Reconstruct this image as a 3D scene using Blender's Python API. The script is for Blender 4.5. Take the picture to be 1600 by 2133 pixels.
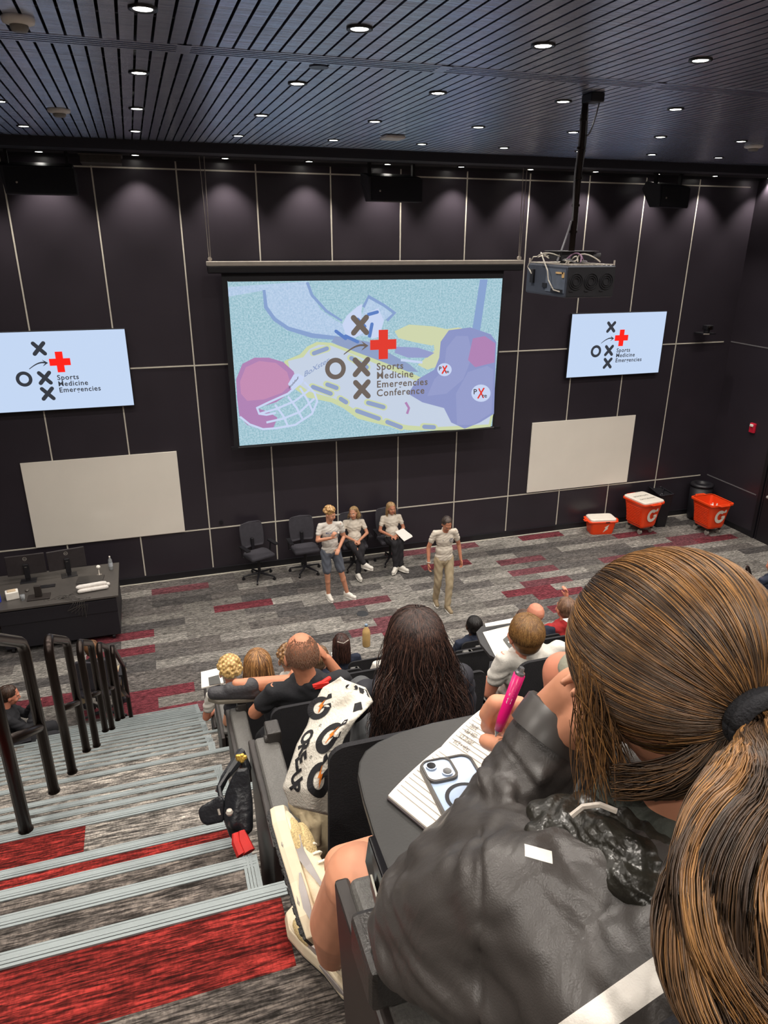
import bpy, bmesh, math, random
import numpy as np
from mathutils import Vector, Matrix, Euler
random.seed(7)
rng = np.random.default_rng(7)
PI = math.pi
SC = bpy.context.scene
for o in list(bpy.data.objects): bpy.data.objects.remove(o)
COL = SC.collection

# ------------------------------------------------------------------ camera, world, exposure
CP = np.array([1.651, -12.903, 5.980])
F_PX, CX, CY = 1520.57, 813.05, 1107.94
RT = np.array([[0.9499, -0.3143, 0.0060], [-0.1127, -0.3605, -0.9259], [0.2930, 0.8783, -0.3780]])
u_, s_, v_ = np.linalg.svd(RT); RT = u_ @ v_
cd = bpy.data.cameras.new('camera'); cam = bpy.data.objects.new('camera', cd); COL.objects.link(cam)
cam.matrix_world = Matrix([[RT[0][0], -RT[1][0], -RT[2][0], CP[0]], [RT[0][1], -RT[1][1], -RT[2][1], CP[1]],
                           [RT[0][2], -RT[1][2], -RT[2][2], CP[2]], [0, 0, 0, 1]])
cd.sensor_fit = 'VERTICAL'; cd.sensor_height = 24; cd.sensor_width = 24
cd.lens = F_PX / 2133 * 24
cd.shift_x = -(CX - 800) / 2133; cd.shift_y = (CY - 1066.5) / 2133
cd.clip_start = 0.05; cd.clip_end = 100
SC.camera = cam
w = bpy.data.worlds.new('world'); SC.world = w; w.use_nodes = True
w.node_tree.nodes['Background'].inputs[0].default_value = (0.75, 0.8, 1.0, 1)
w.node_tree.nodes['Background'].inputs[1].default_value = 0.035
SC.view_settings.view_transform = 'Standard'; SC.view_settings.look = 'None'
SC.view_settings.gamma = 1; SC.view_settings.use_curve_mapping = False
SC.view_settings.exposure = 0.3
LAMP_W = 80; LAMP_COL = (1, 0.93, 0.84)

def ray(x, y): return RT.T @ np.array([(x - CX) / F_PX, (y - CY) / F_PX, 1.0])
def onY(x, y, Y): d = ray(x, y); return Vector(CP + d * (Y - CP[1]) / d[1])
def onZ(x, y, Z): d = ray(x, y); return Vector(CP + d * (Z - CP[2]) / d[2])
def at(x, y, d): return Vector(CP + ray(x, y) * d)

# ------------------------------------------------------------------ helpers
def srgb(h):
    h = h.lstrip('#'); c = [int(h[i:i + 2], 16) / 255 for i in (0, 2, 4)]
    return tuple(((x + .055) / 1.055) ** 2.4 if x > .04045 else x / 12.92 for x in c)
MATS = {}
def mat(name, col, rough=.6, metal=0, var=.12, vs=18, bump=0, bs=60, emit=0, spec=.5, trans=0, coat=0, stretch=None):
    if name in MATS: return MATS[name]
    m = bpy.data.materials.new(name); m.use_nodes = True; nt = m.node_tree; N = nt.nodes; L = nt.links
    b = N['Principled BSDF']; c = srgb(col) if isinstance(col, str) else col
    b.inputs['Roughness'].default_value = rough; b.inputs['Metallic'].default_value = metal
    b.inputs['Specular IOR Level'].default_value = spec
    if trans: b.inputs['Transmission Weight'].default_value = trans
    if coat: b.inputs['Coat Weight'].default_value = coat
    tc = N.new('ShaderNodeTexCoord'); vec = tc.outputs['Object']
    if stretch:
        mp = N.new('ShaderNodeMapping'); mp.inputs['Scale'].default_value = stretch; L.new(vec, mp.inputs[0]); vec = mp.outputs[0]
    if var:
        n = N.new('ShaderNodeTexNoise'); n.inputs['Scale'].default_value = vs; n.inputs['Detail'].default_value = 4; L.new(vec, n.inputs['Vector'])
        r = N.new('ShaderNodeValToRGB'); r.color_ramp.elements[0].position = .3; r.color_ramp.elements[1].position = .7
        r.color_ramp.elements[0].color = tuple(x * (1 - var) for x in c) + (1,); r.color_ramp.elements[1].color = tuple(min(1, x * (1 + var)) for x in c) + (1,)
        L.new(n.outputs[0], r.inputs[0]); L.new(r.outputs[0], b.inputs['Base Color'])
        if emit: L.new(r.outputs[0], b.inputs['Emission Color'])
    else: b.inputs['Base Color'].default_value = c + (1,)
    if emit:
        b.inputs['Emission Strength'].default_value = emit
        if not var: b.inputs['Emission Color'].default_value = c + (1,)
    if bump:
        n = N.new('ShaderNodeTexNoise'); n.inputs['Scale'].default_value = bs; n.inputs['Detail'].default_value = 3; L.new(vec, n.inputs['Vector'])
        q = N.new('ShaderNodeBump'); q.inputs['Strength'].default_value = bump; q.inputs['Distance'].default_value = .01
        L.new(n.outputs[0], q.inputs['Height']); L.new(q.outputs[0], b.inputs['Normal'])
    MATS[name] = m; return m

def tag(o, label=None, cat=None, group=None, kind=None):
    if label: o['label'] = label
    if cat: o['category'] = cat
    if group: o['group'] = group
    if kind: o['kind'] = kind
    return o
def empty(name, loc=(0, 0, 0), rz=0, label=None, cat=None, group=None):
    o = bpy.data.objects.new(name, None); COL.objects.link(o); o.location = loc; o.rotation_euler = (0, 0, rz); o.empty_display_size = .1
    return tag(o, label, cat, group)
def dup(o, loc=None, rz=None, label=None, group=None, parent=None):
    c = o.copy(); COL.objects.link(c)
    if parent: c.parent = parent
    if loc is not None: c.location = loc
    if rz is not None: c.rotation_euler = (0, 0, rz)
    if label: c['label'] = label
    if group: c['group'] = group
    for ch in list(o.children):
        dup(ch, parent=c)
    return c

def frame_of(d):
    d = d.normalized(); a = Vector((0, 0, 1)) if abs(d.z) < .9 else Vector((1, 0, 0))
    x = d.cross(a).normalized(); return x, x.cross(d).normalized()

class MB:
    def __init__(s): s.bm = bmesh.new()
    def face(s, vs, m=0):
        try: f = s.bm.faces.new(vs); f.material_index = m; return f
        except ValueError: return None
    def box(s, a, b, m=0, R=None, c=None):
        x0, y0, z0 = a; x1, y1, z1 = b
        P = [Vector((x, y, z)) for z in (z0, z1) for y in (y0, y1) for x in (x0, x1)]
        if R is not None:
            cc = Vector(c) if c is not None else (Vector(a) + Vector(b)) / 2; P = [cc + R @ (p - cc) for p in P]
        v = [s.bm.verts.new(p) for p in P]
        for q in ((0, 2, 3, 1), (4, 5, 7, 6), (0, 1, 5, 4), (2, 6, 7, 3), (0, 4, 6, 2), (1, 3, 7, 5)): s.face([v[i] for i in q], m)
        return s
    def tube(s, pts, r, seg=8, m=0, caps=True):
        pts = [Vector(p) for p in pts]; n = len(pts); rr = r if isinstance(r, (list, tuple)) else [r] * n
        rings = []; x = None
        for i, p in enumerate(pts):
            d = (pts[min(i + 1, n - 1)] - pts[max(i - 1, 0)])
            if d.length < 1e-9: d = Vector((0, 0, 1))
            d.normalize()
            if x is None: x, y = frame_of(d)
            else:
                x = (x - d * x.dot(d))
                if x.length < 1e-6: x, _ = frame_of(d)
                x.normalize(); y = x.cross(d) * -1
            y = d.cross(x)
            rings.append([s.bm.verts.new(p + rr[i] * (math.cos(t) * x + math.sin(t) * y)) for t in (2 * PI * k / seg for k in range(seg))])
        for a, b in zip(rings, rings[1:]):
            for k in range(seg): s.face([a[k], a[(k + 1) % seg], b[(k + 1) % seg], b[k]], m)
        if caps: s.face(rings[0][::-1], m); s.face(rings[-1], m)
        return s
    def cyl(s, p0, p1, r0, r1=None, seg=16, m=0): return s.tube([p0, p1], [r0, r0 if r1 is None else r1], seg, m)
    def sph(s, c, r, seg=12, m=0, R=None):
        r = (r, r, r) if isinstance(r, (int, float)) else r; c = Vector(c)
        def P(t, f):
            v = Vector((r[0] * math.sin(t) * math.cos(f), r[1] * math.sin(t) * math.sin(f), r[2] * math.cos(t)))
            return c + (R @ v if R is not None else v)
        h = max(4, seg // 2); top = s.bm.verts.new(P(0, 0)); bot = s.bm.verts.new(P(PI, 0)); rows = []
        for i in range(1, h): rows.append([s.bm.verts.new(P(PI * i / h, 2 * PI * k / seg)) for k in range(seg)])
        for k in range(seg):
            s.face([top, rows[0][k], rows[0][(k + 1) % seg]], m); s.face([bot, rows[-1][(k + 1) % seg], rows[-1][k]], m)
            for a, b in zip(rows, rows[1:]): s.face([a[k], b[k], b[(k + 1) % seg], a[(k + 1) % seg]], m)
        return s
    def cap(s, a, b, ra, rb, seg=12):
        a, b = Vector(a), Vector(b); s.sph(a, ra, seg); s.sph(b, rb, seg)
        if (b - a).length > 1e-4: s.tube([a, b], [ra, rb], seg)
        return s
    def prism(s, pts, off, m=0, both=True):
        v = [s.bm.verts.new(Vector(p)) for p in pts]; o = Vector(off); w2 = [s.bm.verts.new(Vector(p) + o) for p in pts]; n = len(v)
        s.face(v[::-1], m); s.face(w2, m)
        for i in range(n): s.face([v[i], v[(i + 1) % n], w2[(i + 1) % n], w2[i]], m)
        return s
    def loft(s, rings, m=0, caps=True):
        R = [[s.bm.verts.new(Vector(p)) for p in r] for r in rings]; n = len(R[0])
        for a, b in zip(R, R[1:]):
            for k in range(n): s.face([a[k], a[(k + 1) % n], b[(k + 1) % n], b[k]], m)
        if caps: s.face(R[0][::-1], m); s.face(R[-1], m)
        return s
    def lathe(s, prof, c=(0, 0, 0), seg=20, m=0, caps=True):
        c = Vector(c); return s.loft([[c + Vector((r * math.cos(2 * PI * k / seg), r * math.sin(2 * PI * k / seg), z)) for k in range(seg)] for r, z in prof], m, caps)
    def build(s, name, mats, parent=None, smooth=False, bevel=0, bseg=2, world=False, solid=0):
        bm = s.bm
        bmesh.ops.recalc_face_normals(bm, faces=bm.faces)
        me = bpy.data.meshes.new(name); o = bpy.data.objects.new(name, me); COL.objects.link(o)
        if parent is None:
            if len(bm.verts):
                xs = np.array([v.co[:] for v in bm.verts]); lo = xs.min(0); hi = xs.max(0)
                loc = Vector(((lo[0] + hi[0]) / 2, (lo[1] + hi[1]) / 2, lo[2])); bmesh.ops.translate(bm, verts=bm.verts, vec=-loc); o.location = loc
        else:
            o.parent = parent
            if world:
                p = parent; L = Vector((0, 0, 0))
                while p: L += p.location; p = p.parent
                bmesh.ops.translate(bm, verts=bm.verts, vec=-L)
        bm.to_mesh(me); bm.free()
        for m in (mats if isinstance(mats, (list, tuple)) else [mats]): me.materials.append(m)
        if smooth:
            me.polygons.foreach_set('use_smooth', [True] * len(me.polygons))
        if solid:
            q = o.modifiers.new('s', 'SOLIDIFY'); q.thickness = solid
        if bevel:
            q = o.modifiers.new('b', 'BEVEL'); q.width = bevel; q.segments = bseg; q.limit_method = 'ANGLE'; q.angle_limit = .6
        return o

def bake(o, mods):
    """evaluate modifiers (name, type, settings) on an object and store the resulting mesh"""
    ms = []
    for t, kw in mods:
        q = o.modifiers.new('m', t); ms.append(q)
        for k, v in kw.items(): setattr(q, k, v)
    dg = bpy.context.evaluated_depsgraph_get(); dg.update()
    me = bpy.data.meshes.new_from_object(o.evaluated_get(dg), preserve_all_data_layers=False, depsgraph=dg)
    for q in ms: o.modifiers.remove(q)
    old = o.data; mats = list(old.materials); o.data = me; me.name = old.name
    me.materials.clear()
    for m in mats: me.materials.append(m)
    bpy.data.meshes.remove(old)
    me.polygons.foreach_set('use_smooth', [True] * len(me.polygons))
    me.polygons.foreach_set('material_index', [0] * len(me.polygons))
    return o
def blob(mb, name, mats, parent, voxel=.01, smooth=3, paint=None, world=False, disp=None):
    o = mb.build(name, mats, parent, world=world)
    mods = [('REMESH', dict(mode='VOXEL', voxel_size=voxel, use_smooth_shade=True))]
    if smooth: mods.append(('SMOOTH', dict(factor=.5, iterations=smooth)))
    bake(o, mods)
    me = o.data
    if disp:
        co = np.empty(len(me.vertices) * 3); me.vertices.foreach_get('co', co); co = co.reshape(-1, 3)
        no = np.empty(len(me.vertices) * 3); me.vertices.foreach_get('normal', no); no = no.reshape(-1, 3)
        L = np.zeros(3)
        if world:
            p = parent
            while p: L += np.array(p.location); p = p.parent
        co2 = co + no * disp(co + L)[:, None]
        me.vertices.foreach_set('co', co2.ravel()); me.update()
    if paint:
        for p in me.polygons:
            k = paint(p.center)
            if k: p.material_index = k
    return o

_gc = {}
def glyph(txt, size=1.0, bold=0.0, sp=1.0, align='LEFT'):
    k = (txt, size, bold, sp, align)
    if k in _gc: return _gc[k]
    cu = bpy.data.curves.new('t', 'FONT'); cu.body = txt; cu.size = size; cu.offset = bold; cu.space_character = sp; cu.align_x = align; cu.resolution_u = 3
    o = bpy.data.objects.new('t', cu); COL.objects.link(o)
    dg = bpy.context.evaluated_depsgraph_get(); dg.update()
    me = bpy.data.meshes.new_from_object(o.evaluated_get(dg))
    r = ([tuple(v.co) for v in me.vertices], [tuple(p.vertices) for p in me.polygons])
    bpy.data.objects.remove(o); bpy.data.curves.remove(cu); bpy.data.meshes.remove(me)
    _gc[k] = r; return r
def put_text(mb, txt, fn, size, m=0, bold=0.0, sp=1.0, align='LEFT'):
    V, Fs = glyph(txt, size, bold, sp, align); vs = [mb.bm.verts.new(fn(x, y)) for x, y, z in V]
    for f in Fs: mb.face([vs[i] for i in f], m)
def poly(mb, pts, fn, m=0):
    mb.face([mb.bm.verts.new(fn(*p)) for p in pts], m)
def bar2(p, q, r, n=5):
    (x0, y0), (x1, y1) = p, q; a = math.atan2(y1 - y0, x1 - x0); o = []
    for k in range(n + 1): t = a + PI / 2 + PI * k / n; o.append((x0 + r * math.cos(t), y0 + r * math.sin(t)))
    for k in range(n + 1): t = a - PI / 2 + PI * k / n; o.append((x1 + r * math.cos(t), y1 + r * math.sin(t)))
    return o
def ring2(mb, c, ro, ri, fn, m=0, n=28, sx=1):
    P = [[mb.bm.verts.new(fn(c[0] + r * sx * math.cos(2 * PI * k / n), c[1] + r * math.sin(2 * PI * k / n))) for k in range(n)] for r in (ri, ro)]
    for k in range(n): mb.face([P[0][k], P[0][(k + 1) % n], P[1][(k + 1) % n], P[1][k]], m)
def strip2(mb, pts, ws, fn, m=0):
    L = []
    for i, (x, y) in enumerate(pts):
        a = pts[max(i - 1, 0)]; b = pts[min(i + 1, len(pts) - 1)]; d = Vector((b[0] - a[0], b[1] - a[1])).normalized(); ww = ws[i] if isinstance(ws, (list, tuple)) else ws
        L.append((mb.bm.verts.new(fn(x - d.y * ww, y + d.x * ww)), mb.bm.verts.new(fn(x + d.y * ww, y - d.x * ww))))
    for a, b in zip(L, L[1:]): mb.face([a[0], b[0], b[1], a[1]], m)
def conf_logo(mb, fn, s, dark, red, words):
    f = lambda x, y: fn(x * s, y * s)
    for i, (cx, cy) in enumerate(((-.42, .34), (-.4, -.37), (-.395, -.76))):
        for k, sg in enumerate((1, -1)):
            poly(mb, bar2((cx - .115, cy - .125 * sg), (cx + .115, cy + .125 * sg), .047), (lambda x, y, k=k: f(x, y)) if k else (lambda x, y: f(x, y) + Vector((0, .0004, 0))), dark)
    ring2(mb, (-.868, -.375), .185, .105, f, dark)
    poly(mb, [(-.24, -.085), (-.085, -.085), (-.085, -.25), (.085, -.25), (.085, -.085), (.24, -.085), (.24, .085), (.085, .085), (.085, .25), (-.085, .25), (-.085, .085), (-.24, .085)], f, red)
    pts = [(-.715 + .4 * t, -.14 + .135 * math.sin(t * PI * .62) / .93) for t in [i / 8 for i in range(9)]]
    strip2(mb, pts, [.008 + .013 * i / 8 for i in range(9)], f, dark)
    poly(mb, [(-.40, .075), (-.27, -.01), (-.40, -.09), (-.375, -.055), (-.325, -.01), (-.375, .04)], f, dark)
    for i, t in enumerate(words): put_text(mb, t, lambda x, y, i=i: f(-.125 + x, -.435 - .155 * i + y), .172, dark, bold=.003, sp=1.12)
# ------------------------------------------------------------------ room materials
W = 1.22; XR = 13.6; XL = -2.75; YB = -17.5; ZC = 7.1
m_wall = mat('wall_panel_black', '#2f2a31', .33, var=.08, vs=1.5)
m_joint = mat('wall_joint_aluminium', '#c9c3b6', .5, var=.05)
m_black = mat('satin_black', '#17161b', .45, var=.1)
m_slat = mat('ceiling_slat_black', '#d3dcf0', .24, metal=.95, var=.05, vs=3, stretch=(1, .1, 1))
def brushed(m, sy, dist):
    nt = m.node_tree; N = nt.nodes; L = nt.links; b = N['Principled BSDF']; tc = N.new('ShaderNodeTexCoord'); mp = N.new('ShaderNodeMapping'); mp.inputs['Scale'].default_value = (.4, sy, .4)
    n = N.new('ShaderNodeTexNoise'); n.inputs['Scale'].default_value = 1; n.inputs['Detail'].default_value = 1; q = N.new('ShaderNodeBump'); q.inputs['Strength'].default_value = 1; q.inputs['Distance'].default_value = dist
    L.new(tc.outputs['Object'], mp.inputs[0]); L.new(mp.outputs[0], n.inputs['Vector']); L.new(n.outputs[0], q.inputs['Height']); L.new(q.outputs[0], b.inputs['Normal'])
brushed(m_slat, 260, .0028)
m_plenum = mat('plenum_black', '#060609', .9, var=0)
m_soffit = mat('soffit_black', '#25242a', .6, var=.08, vs=2)
m_nose = mat('nosing_aluminium', '#7e8687', .45, metal=.1, var=.1, vs=6, bump=.15, bs=90)
m_rail = mat('handrail_bronze', '#2a221f', .28, metal=.75, var=.12, vs=5)

def carpet(name, mode):
    m = bpy.data.materials.new(name); m.use_nodes = True; nt = m.node_tree; N = nt.nodes; L = nt.links; b = N['Principled BSDF']
    b.inputs['Roughness'].default_value = .95; b.inputs['Specular IOR Level'].default_value = .15
    g = N.new('ShaderNodeNewGeometry'); pos = g.outputs['Position']
    def noise(scale, sc, det=3, dis=0, rough=.6):
        mp = N.new('ShaderNodeMapping'); mp.inputs['Scale'].default_value = sc; L.new(pos, mp.inputs[0])
        n = N.new('ShaderNodeTexNoise'); n.inputs['Scale'].default_value = scale; n.inputs['Detail'].default_value = det; n.inputs['Distortion'].default_value = dis; n.inputs['Roughness'].default_value = rough
        L.new(mp.outputs[0], n.inputs['Vector']); return n.outputs[0]
    def ramp(fac, st, const=False):
        r = N.new('ShaderNodeValToRGB'); r.color_ramp.interpolation = 'CONSTANT' if const else 'LINEAR'; e = r.color_ramp.elements
        while len(e) < len(st): e.new(.5)
        for i, (p, c) in enumerate(st): e[i].position = p; e[i].color = (srgb(c) if isinstance(c, str) else c) + (1,)
        L.new(fac, r.inputs[0]); return r.outputs[0]
    def mix(f, a, c, bl='MIX'):
        x = N.new('ShaderNodeMix'); x.data_type = 'RGBA'; x.blend_type = bl
        if isinstance(f, float): x.inputs[0].default_value = f
        else: L.new(f, x.inputs[0])
        for i, q in ((6, a), (7, c)):
            if isinstance(q, tuple): x.inputs[i].default_value = q
            else: L.new(q, x.inputs[i])
        return x.outputs[2]
    thread = noise(1, (14, 150, 150), 3, .3, .7)          # long thin loops along the plank
    cross = noise(1, (120, 60, 60), 2, 0, .6)
    big = noise(1, (1.6, 9, 9), 3)
    if mode == 'plank':
        mp = N.new('ShaderNodeMapping'); mp.inputs['Location'].default_value = (.2, .07, 0); L.new(pos, mp.inputs[0])
        def brick(off, wdt, seed):
            br = N.new('ShaderNodeTexBrick'); L.new(mp.outputs[0], br.inputs['Vector']); br.inputs['Scale'].default_value = 1
            br.inputs['Brick Width'].default_value = wdt; br.inputs['Row Height'].default_value = .25; br.inputs['Mortar Size'].default_value = 0.0
            br.inputs['Color1'].default_value = (0, 0, 0, 1); br.inputs['Color2'].default_value = (1, 1, 1, 1); br.offset = off; br.offset_frequency = 2; br.squash = 1; br.inputs['Bias'].default_value = 0
            return br.outputs['Color']
        A = brick(.5, 1.0, 0)
        base = ramp(A, [(0, '#7b7674'), (.16, '#a19d99'), (.32, '#8d8985'), (.45, '#636060'), (.55, '#aaa6a1'), (.68, '#757170'), (.78, '#84404a'), (.86, '#6c6969'), (.92, '#84525a')], True)
    elif mode == 'red': base = ramp(big, [(.3, '#812724'), (.7, '#99342f')])
    elif mode == 'dark': base = ramp(big, [(.3, '#625b57'), (.7, '#756d68')])
    else: base = ramp(big, [(.3, '#8b8580'), (.7, '#a39d97')])
    k = ramp(thread, [(.40, (.10, .095, .09)), (.5, (.55, .55, .55)), (.60, (1.3, 1.27, 1.22))])
    c1 = mix(.9, base, k, 'MULTIPLY')
    k2 = ramp(cross, [(.38, (.45, .45, .45)), (.56, (1.0, 1.0, 1.0))])
    c2 = mix(.6, c1, k2, 'MULTIPLY')
    kb = ramp(big, [(.35, (.72, .72, .72)), (.62, (1.12, 1.12, 1.12))])
    mid = noise(1, (5, 48, 48), 3, .4, .7); km = ramp(mid, [(.36, (.45, .45, .45)), (.5, (.95, .95, .95)), (.62, (1.35, 1.34, 1.32))])
    c3 = mix(.8, mix(.85, c2, km, 'MULTIPLY'), kb, 'MULTIPLY')
    L.new(c3, b.inputs['Base Color'])
    bp = N.new('ShaderNodeBump'); bp.inputs['Strength'].default_value = .5; bp.inputs['Distance'].default_value = .006; L.new(thread, bp.inputs['Height']); L.new(bp.outputs[0], b.inputs['Normal'])
    return m
m_cplank = carpet('carpet_planks', 'plank'); m_cred = carpet('carpet_red', 'red'); m_cgrey = carpet('carpet_grey', 'grey'); m_cdark = carpet('carpet_dark_grey', 'dark')

def st(name, mb, mats, **k): return tag(mb.build(name, mats, **k), kind='structure')
# stage floor
st('floor', MB().box((XL, -5.9, -.1), (XR, .0, 0)), m_cplank)
# front wall: panels with thin recessed aluminium joints
mb = MB(); mb.box((XL, 0, 0), (XR, .2, 7.3)); st('wall_front', mb, m_wall)
mb = MB(); jw = .011
hs = [6.88, 3.898, .923]
for i in range(-2, 11): mb.box((i * W - jw, -.006, .14), (i * W + jw, 0, 7.0))
for h in hs: mb.box((XL, -.0065, h - jw), (11 * W, 0, h + jw))
st('trim_1', mb, m_joint)
st('baseboard_front', MB().box((XL, -.03, 0), (XR, 0, .13)).box((XL, -.05, 0), (XR, -.03, .012), 1), [m_black, m_joint])
# right wall with door
mb = MB(); mb.box((XR, YB, 0), (XR + .2, -1.95, 7.3)).box((XR, -1.95, 2.7), (XR + .2, 0.2, 7.3)).box((XR, -1.6, 0), (XR + .2, .2, 2.7)); st('wall_right', mb, m_wall)
mb = MB()
for h in hs[1:]: mb.box((XR - .006, -1.5 if h < 2 else -8, h - jw), (XR, -.02, h + jw))
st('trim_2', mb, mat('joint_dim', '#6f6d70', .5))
mb = MB(); mb.box((XR - .03, -1.66, 0), (XR, -1.58, 2.75)).box((XR - .03, -3.0, 2.67), (XR, -1.58, 2.75)).box((XR - .015, -1.72, 0), (XR, -1.69, 2.7)); st('trim_3', mb, m_black)
d = empty('door_1', (XR, -2.3, 0)); tag(d, kind='structure')
MB().box((XR + .02, -1.95, 0), (XR + .07, -1.6, 2.68)).build('door_panel', m_wall, d, world=True)
MB().box((XR - .01, -2.95, 0), (XR + .03, -1.73, 2.66)).build('door_leaf', m_black, d, world=True)
MB().tube([(XR - .07, -1.85, 1.0), (XR - .07, -2.6, 1.0)], .025, 10).box((XR - .07, -1.9, .97), (XR - .01, -1.84, 1.03)).box((XR - .07, -2.6, .97), (XR - .01, -2.54, 1.03)).build('push_bar', mat('brushed_steel', '#c9c6c2', .35, metal=.6), d, world=True)
st('baseboard_right', MB().box((XR - .02, -1.57, 0), (XR, 0, .12)), m_black)
# left and back walls (outside the picture)
st('wall_left', MB().box((XL - .2, YB, 0), (XL, .2, 7.3)), m_wall)
st('wall_back', MB().box((XL, YB - .2, 0), (XR, YB, 7.3)), m_wall)
# ceiling: black linear metal slats, dark plenum above
mb = MB(); mb.box((XL, YB, 7.22), (XR, .2, 7.3), 1)
p = .1016; x = XL
while x < XR:
    for y0, y1 in ((YB, -7.235), (-6.985, -1.62)):
        mb.box((x + .009, y0, ZC), (x + p - .009, y1, ZC + .016), 0)
    x += p
st('ceiling', mb, [m_slat, m_plenum])
mb = MB()                                                     # linear slot diffuser across the ceiling
for k in range(5): mb.box((XL, -7.235 + k * .0535, ZC - .004), (XR, -7.235 + k * .0535 + .03, ZC + .03))
xx = .25
while xx < XR: mb.box((xx, -7.235, ZC - .006), (xx + .09, -6.985, ZC + .012)); xx += 1.83
st('trim_4', mb, m_slat)
y_ = YB
mb = MB()                                                     # cross rails that carry the slats
while y_ < -1.7: mb.box((XL, y_, ZC + .03), (XR, y_ + .03, ZC + .05)); y_ += .61
st('trim_5', mb, mat('carrier_grey', '#3b3d45', .6))
mb = MB(); mb.box((XL, -1.62, 6.98), (XR, -1.22, 7.25)).box((XL, -1.22, 7.04), (XR, -.02, 7.25)).box((XL, -.9, 7.0), (XR, -.86, 7.04)).box((XL, -.02, 6.99), (XR, 0, 7.1)); st('trim_6', mb, m_soffit)

# ------------------------------------------------------------------ downlights (each lamp carries its own light)
m_lens = mat('downlight_lens', (1, .96, .88), .4, var=0, emit=22)
m_ring = mat('downlight_ring', '#0d0d10', .4, var=0)
def make_light():
    r = empty('ceiling_downlight', (0, 0, 0))
    mb = MB(); n = 20
    mb.loft([[Vector((q * math.cos(2 * PI * k / n), q * math.sin(2 * PI * k / n), z)) for k in range(n)] for q, z in ((.078, .012), (.078, -.012), (.06, -.012), (.052, .03))], caps=False)
    mb.build('trim_ring', m_ring, r, smooth=True)
    MB().cyl((0, 0, -.008), (0, 0, -.002), .052, seg=18).build('lens', m_lens, r)
    ld = bpy.data.lights.new('lamp', 'SPOT'); ld.energy = LAMP_W; ld.color = LAMP_COL; ld.spot_size = math.radians(152); ld.spot_blend = 1.0; ld.shadow_soft_size = .05
    lo = bpy.data.objects.new('lamp', ld); COL.objects.link(lo); lo.parent = r; lo.location = (0, 0, -.03)
    return r
L0 = make_light(); first = True
ynames = {0: 'nearest the wall of', 1: 'second from the front wall in', 2: 'third from the front wall in', 3: 'fourth from the front wall in', 4: 'fifth'}
col_n = ['leftmost', 'second', 'third', 'fourth', 'fifth', 'sixth', 'seventh', 'eighth', 'ninth', 'tenth', 'eleventh', 'twelfth']
rows_y = [-2.6, -4.4, -6.22, -8.02, -9.83, -11.64, -13.45, -15.3]
seen = {0: range(1, 11), 1: range(1, 9), 2: range(2, 7), 3: range(2, 6)}
rown = ['ceiling row nearest the soffit', 'second ceiling row from the soffit', 'third ceiling row from the soffit', 'topmost ceiling row of the photo']
for r, yy in enumerate(rows_y):
    for k in range(0, 12):
        xx = -.57 + 1.213 * k
        vis = r in seen and k in seen[r]
        lab = ('%s visible downlight from the left in the %s' % (col_n[k - seen[r][0]].replace('leftmost', 'first'), rown[r])) if vis else 'small round white downlight above the audience, outside the photo'
        o = L0 if first else dup(L0)
        first = False
        o.location = (xx, yy, ZC + .0); tag(o, lab, 'ceiling light', 'ceiling downlights' if vis else 'downlights outside the photo')
sof = bpy.data.lights.new('soffit_lamp', 'SPOT'); sof.energy = LAMP_W * 1.6; sof.color = LAMP_COL; sof.spot_size = math.radians(95); sof.spot_blend = .7; sof.shadow_soft_size = .04
for k in range(0, 12):
    o = dup(L0)
    for ch in o.children:
        if ch.type == 'LIGHT': ch.data = sof
    o.location = (.56 + 1.30 * (k - 1), -.32, 7.035); tag(o, 'small round downlight in the soffit by the front wall, %s from the left' % col_n[k], 'ceiling light', 'soffit downlights')

# ------------------------------------------------------------------ stepped aisle
RISE = .17
TE = [('P0', 4.38, -11.45, 0), ('a1', 4.21, -11.17, 1), ('a2', 4.04, -10.90, 1), ('S4', 3.87, -10.63, 1), ('D', 3.70, -10.25, 0),
      ('C', 3.53, -9.985, 1), ('B', 3.36, -9.72, 1), ('A', 3.19, -9.455, 1), ('Z3', 3.02, -9.09, 0),
      ('q', 2.85, -8.79, 1), ('q', 2.68, -8.52, 1), ('q', 2.51, -8.25, 1), ('Z2', 2.34, -7.97, 0),
      ('q', 2.17, -7.69, 1), ('q', 2.0, -7.41, 1), ('q', 1.83, -7.13, 1), ('Z1', 1.66, -6.86, 0),
      ('q', 1.49, -6.58, 1), ('q', 1.32, -6.30, 1), ('q', 1.15, -6.03, 1), ('Z0', .98, -5.75, 0),
      ('q', .81, -5.47, 1), ('q', .64, -5.19, 1), ('q', .47, -4.91, 1), ('q', .30, -4.63, 1), ('q', .15, -4.37, 1)]
XA0, XA1 = .05, 1.80
TIERS = [(5.06, YB, -12.78), (4.38, -12.78, -11.45), (3.70, -11.45, -10.25), (3.02, -10.25, -9.09), (2.34, -9.09, -7.97), (1.66, -7.97, -6.86), (.98, -6.86, -5.75)]
TM = {4.38: m_cred, 3.70: m_cgrey, 5.06: m_cdark}
for i, (z, y0, y1) in enumerate(TIERS):
    mb = MB(); mb.box((XL, y0, z - .7 if z > 1 else 0), (XR, y1, z - .002))
    tag(mb.build('floor', TM.get(z, m_cgrey)), kind='structure')
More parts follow.
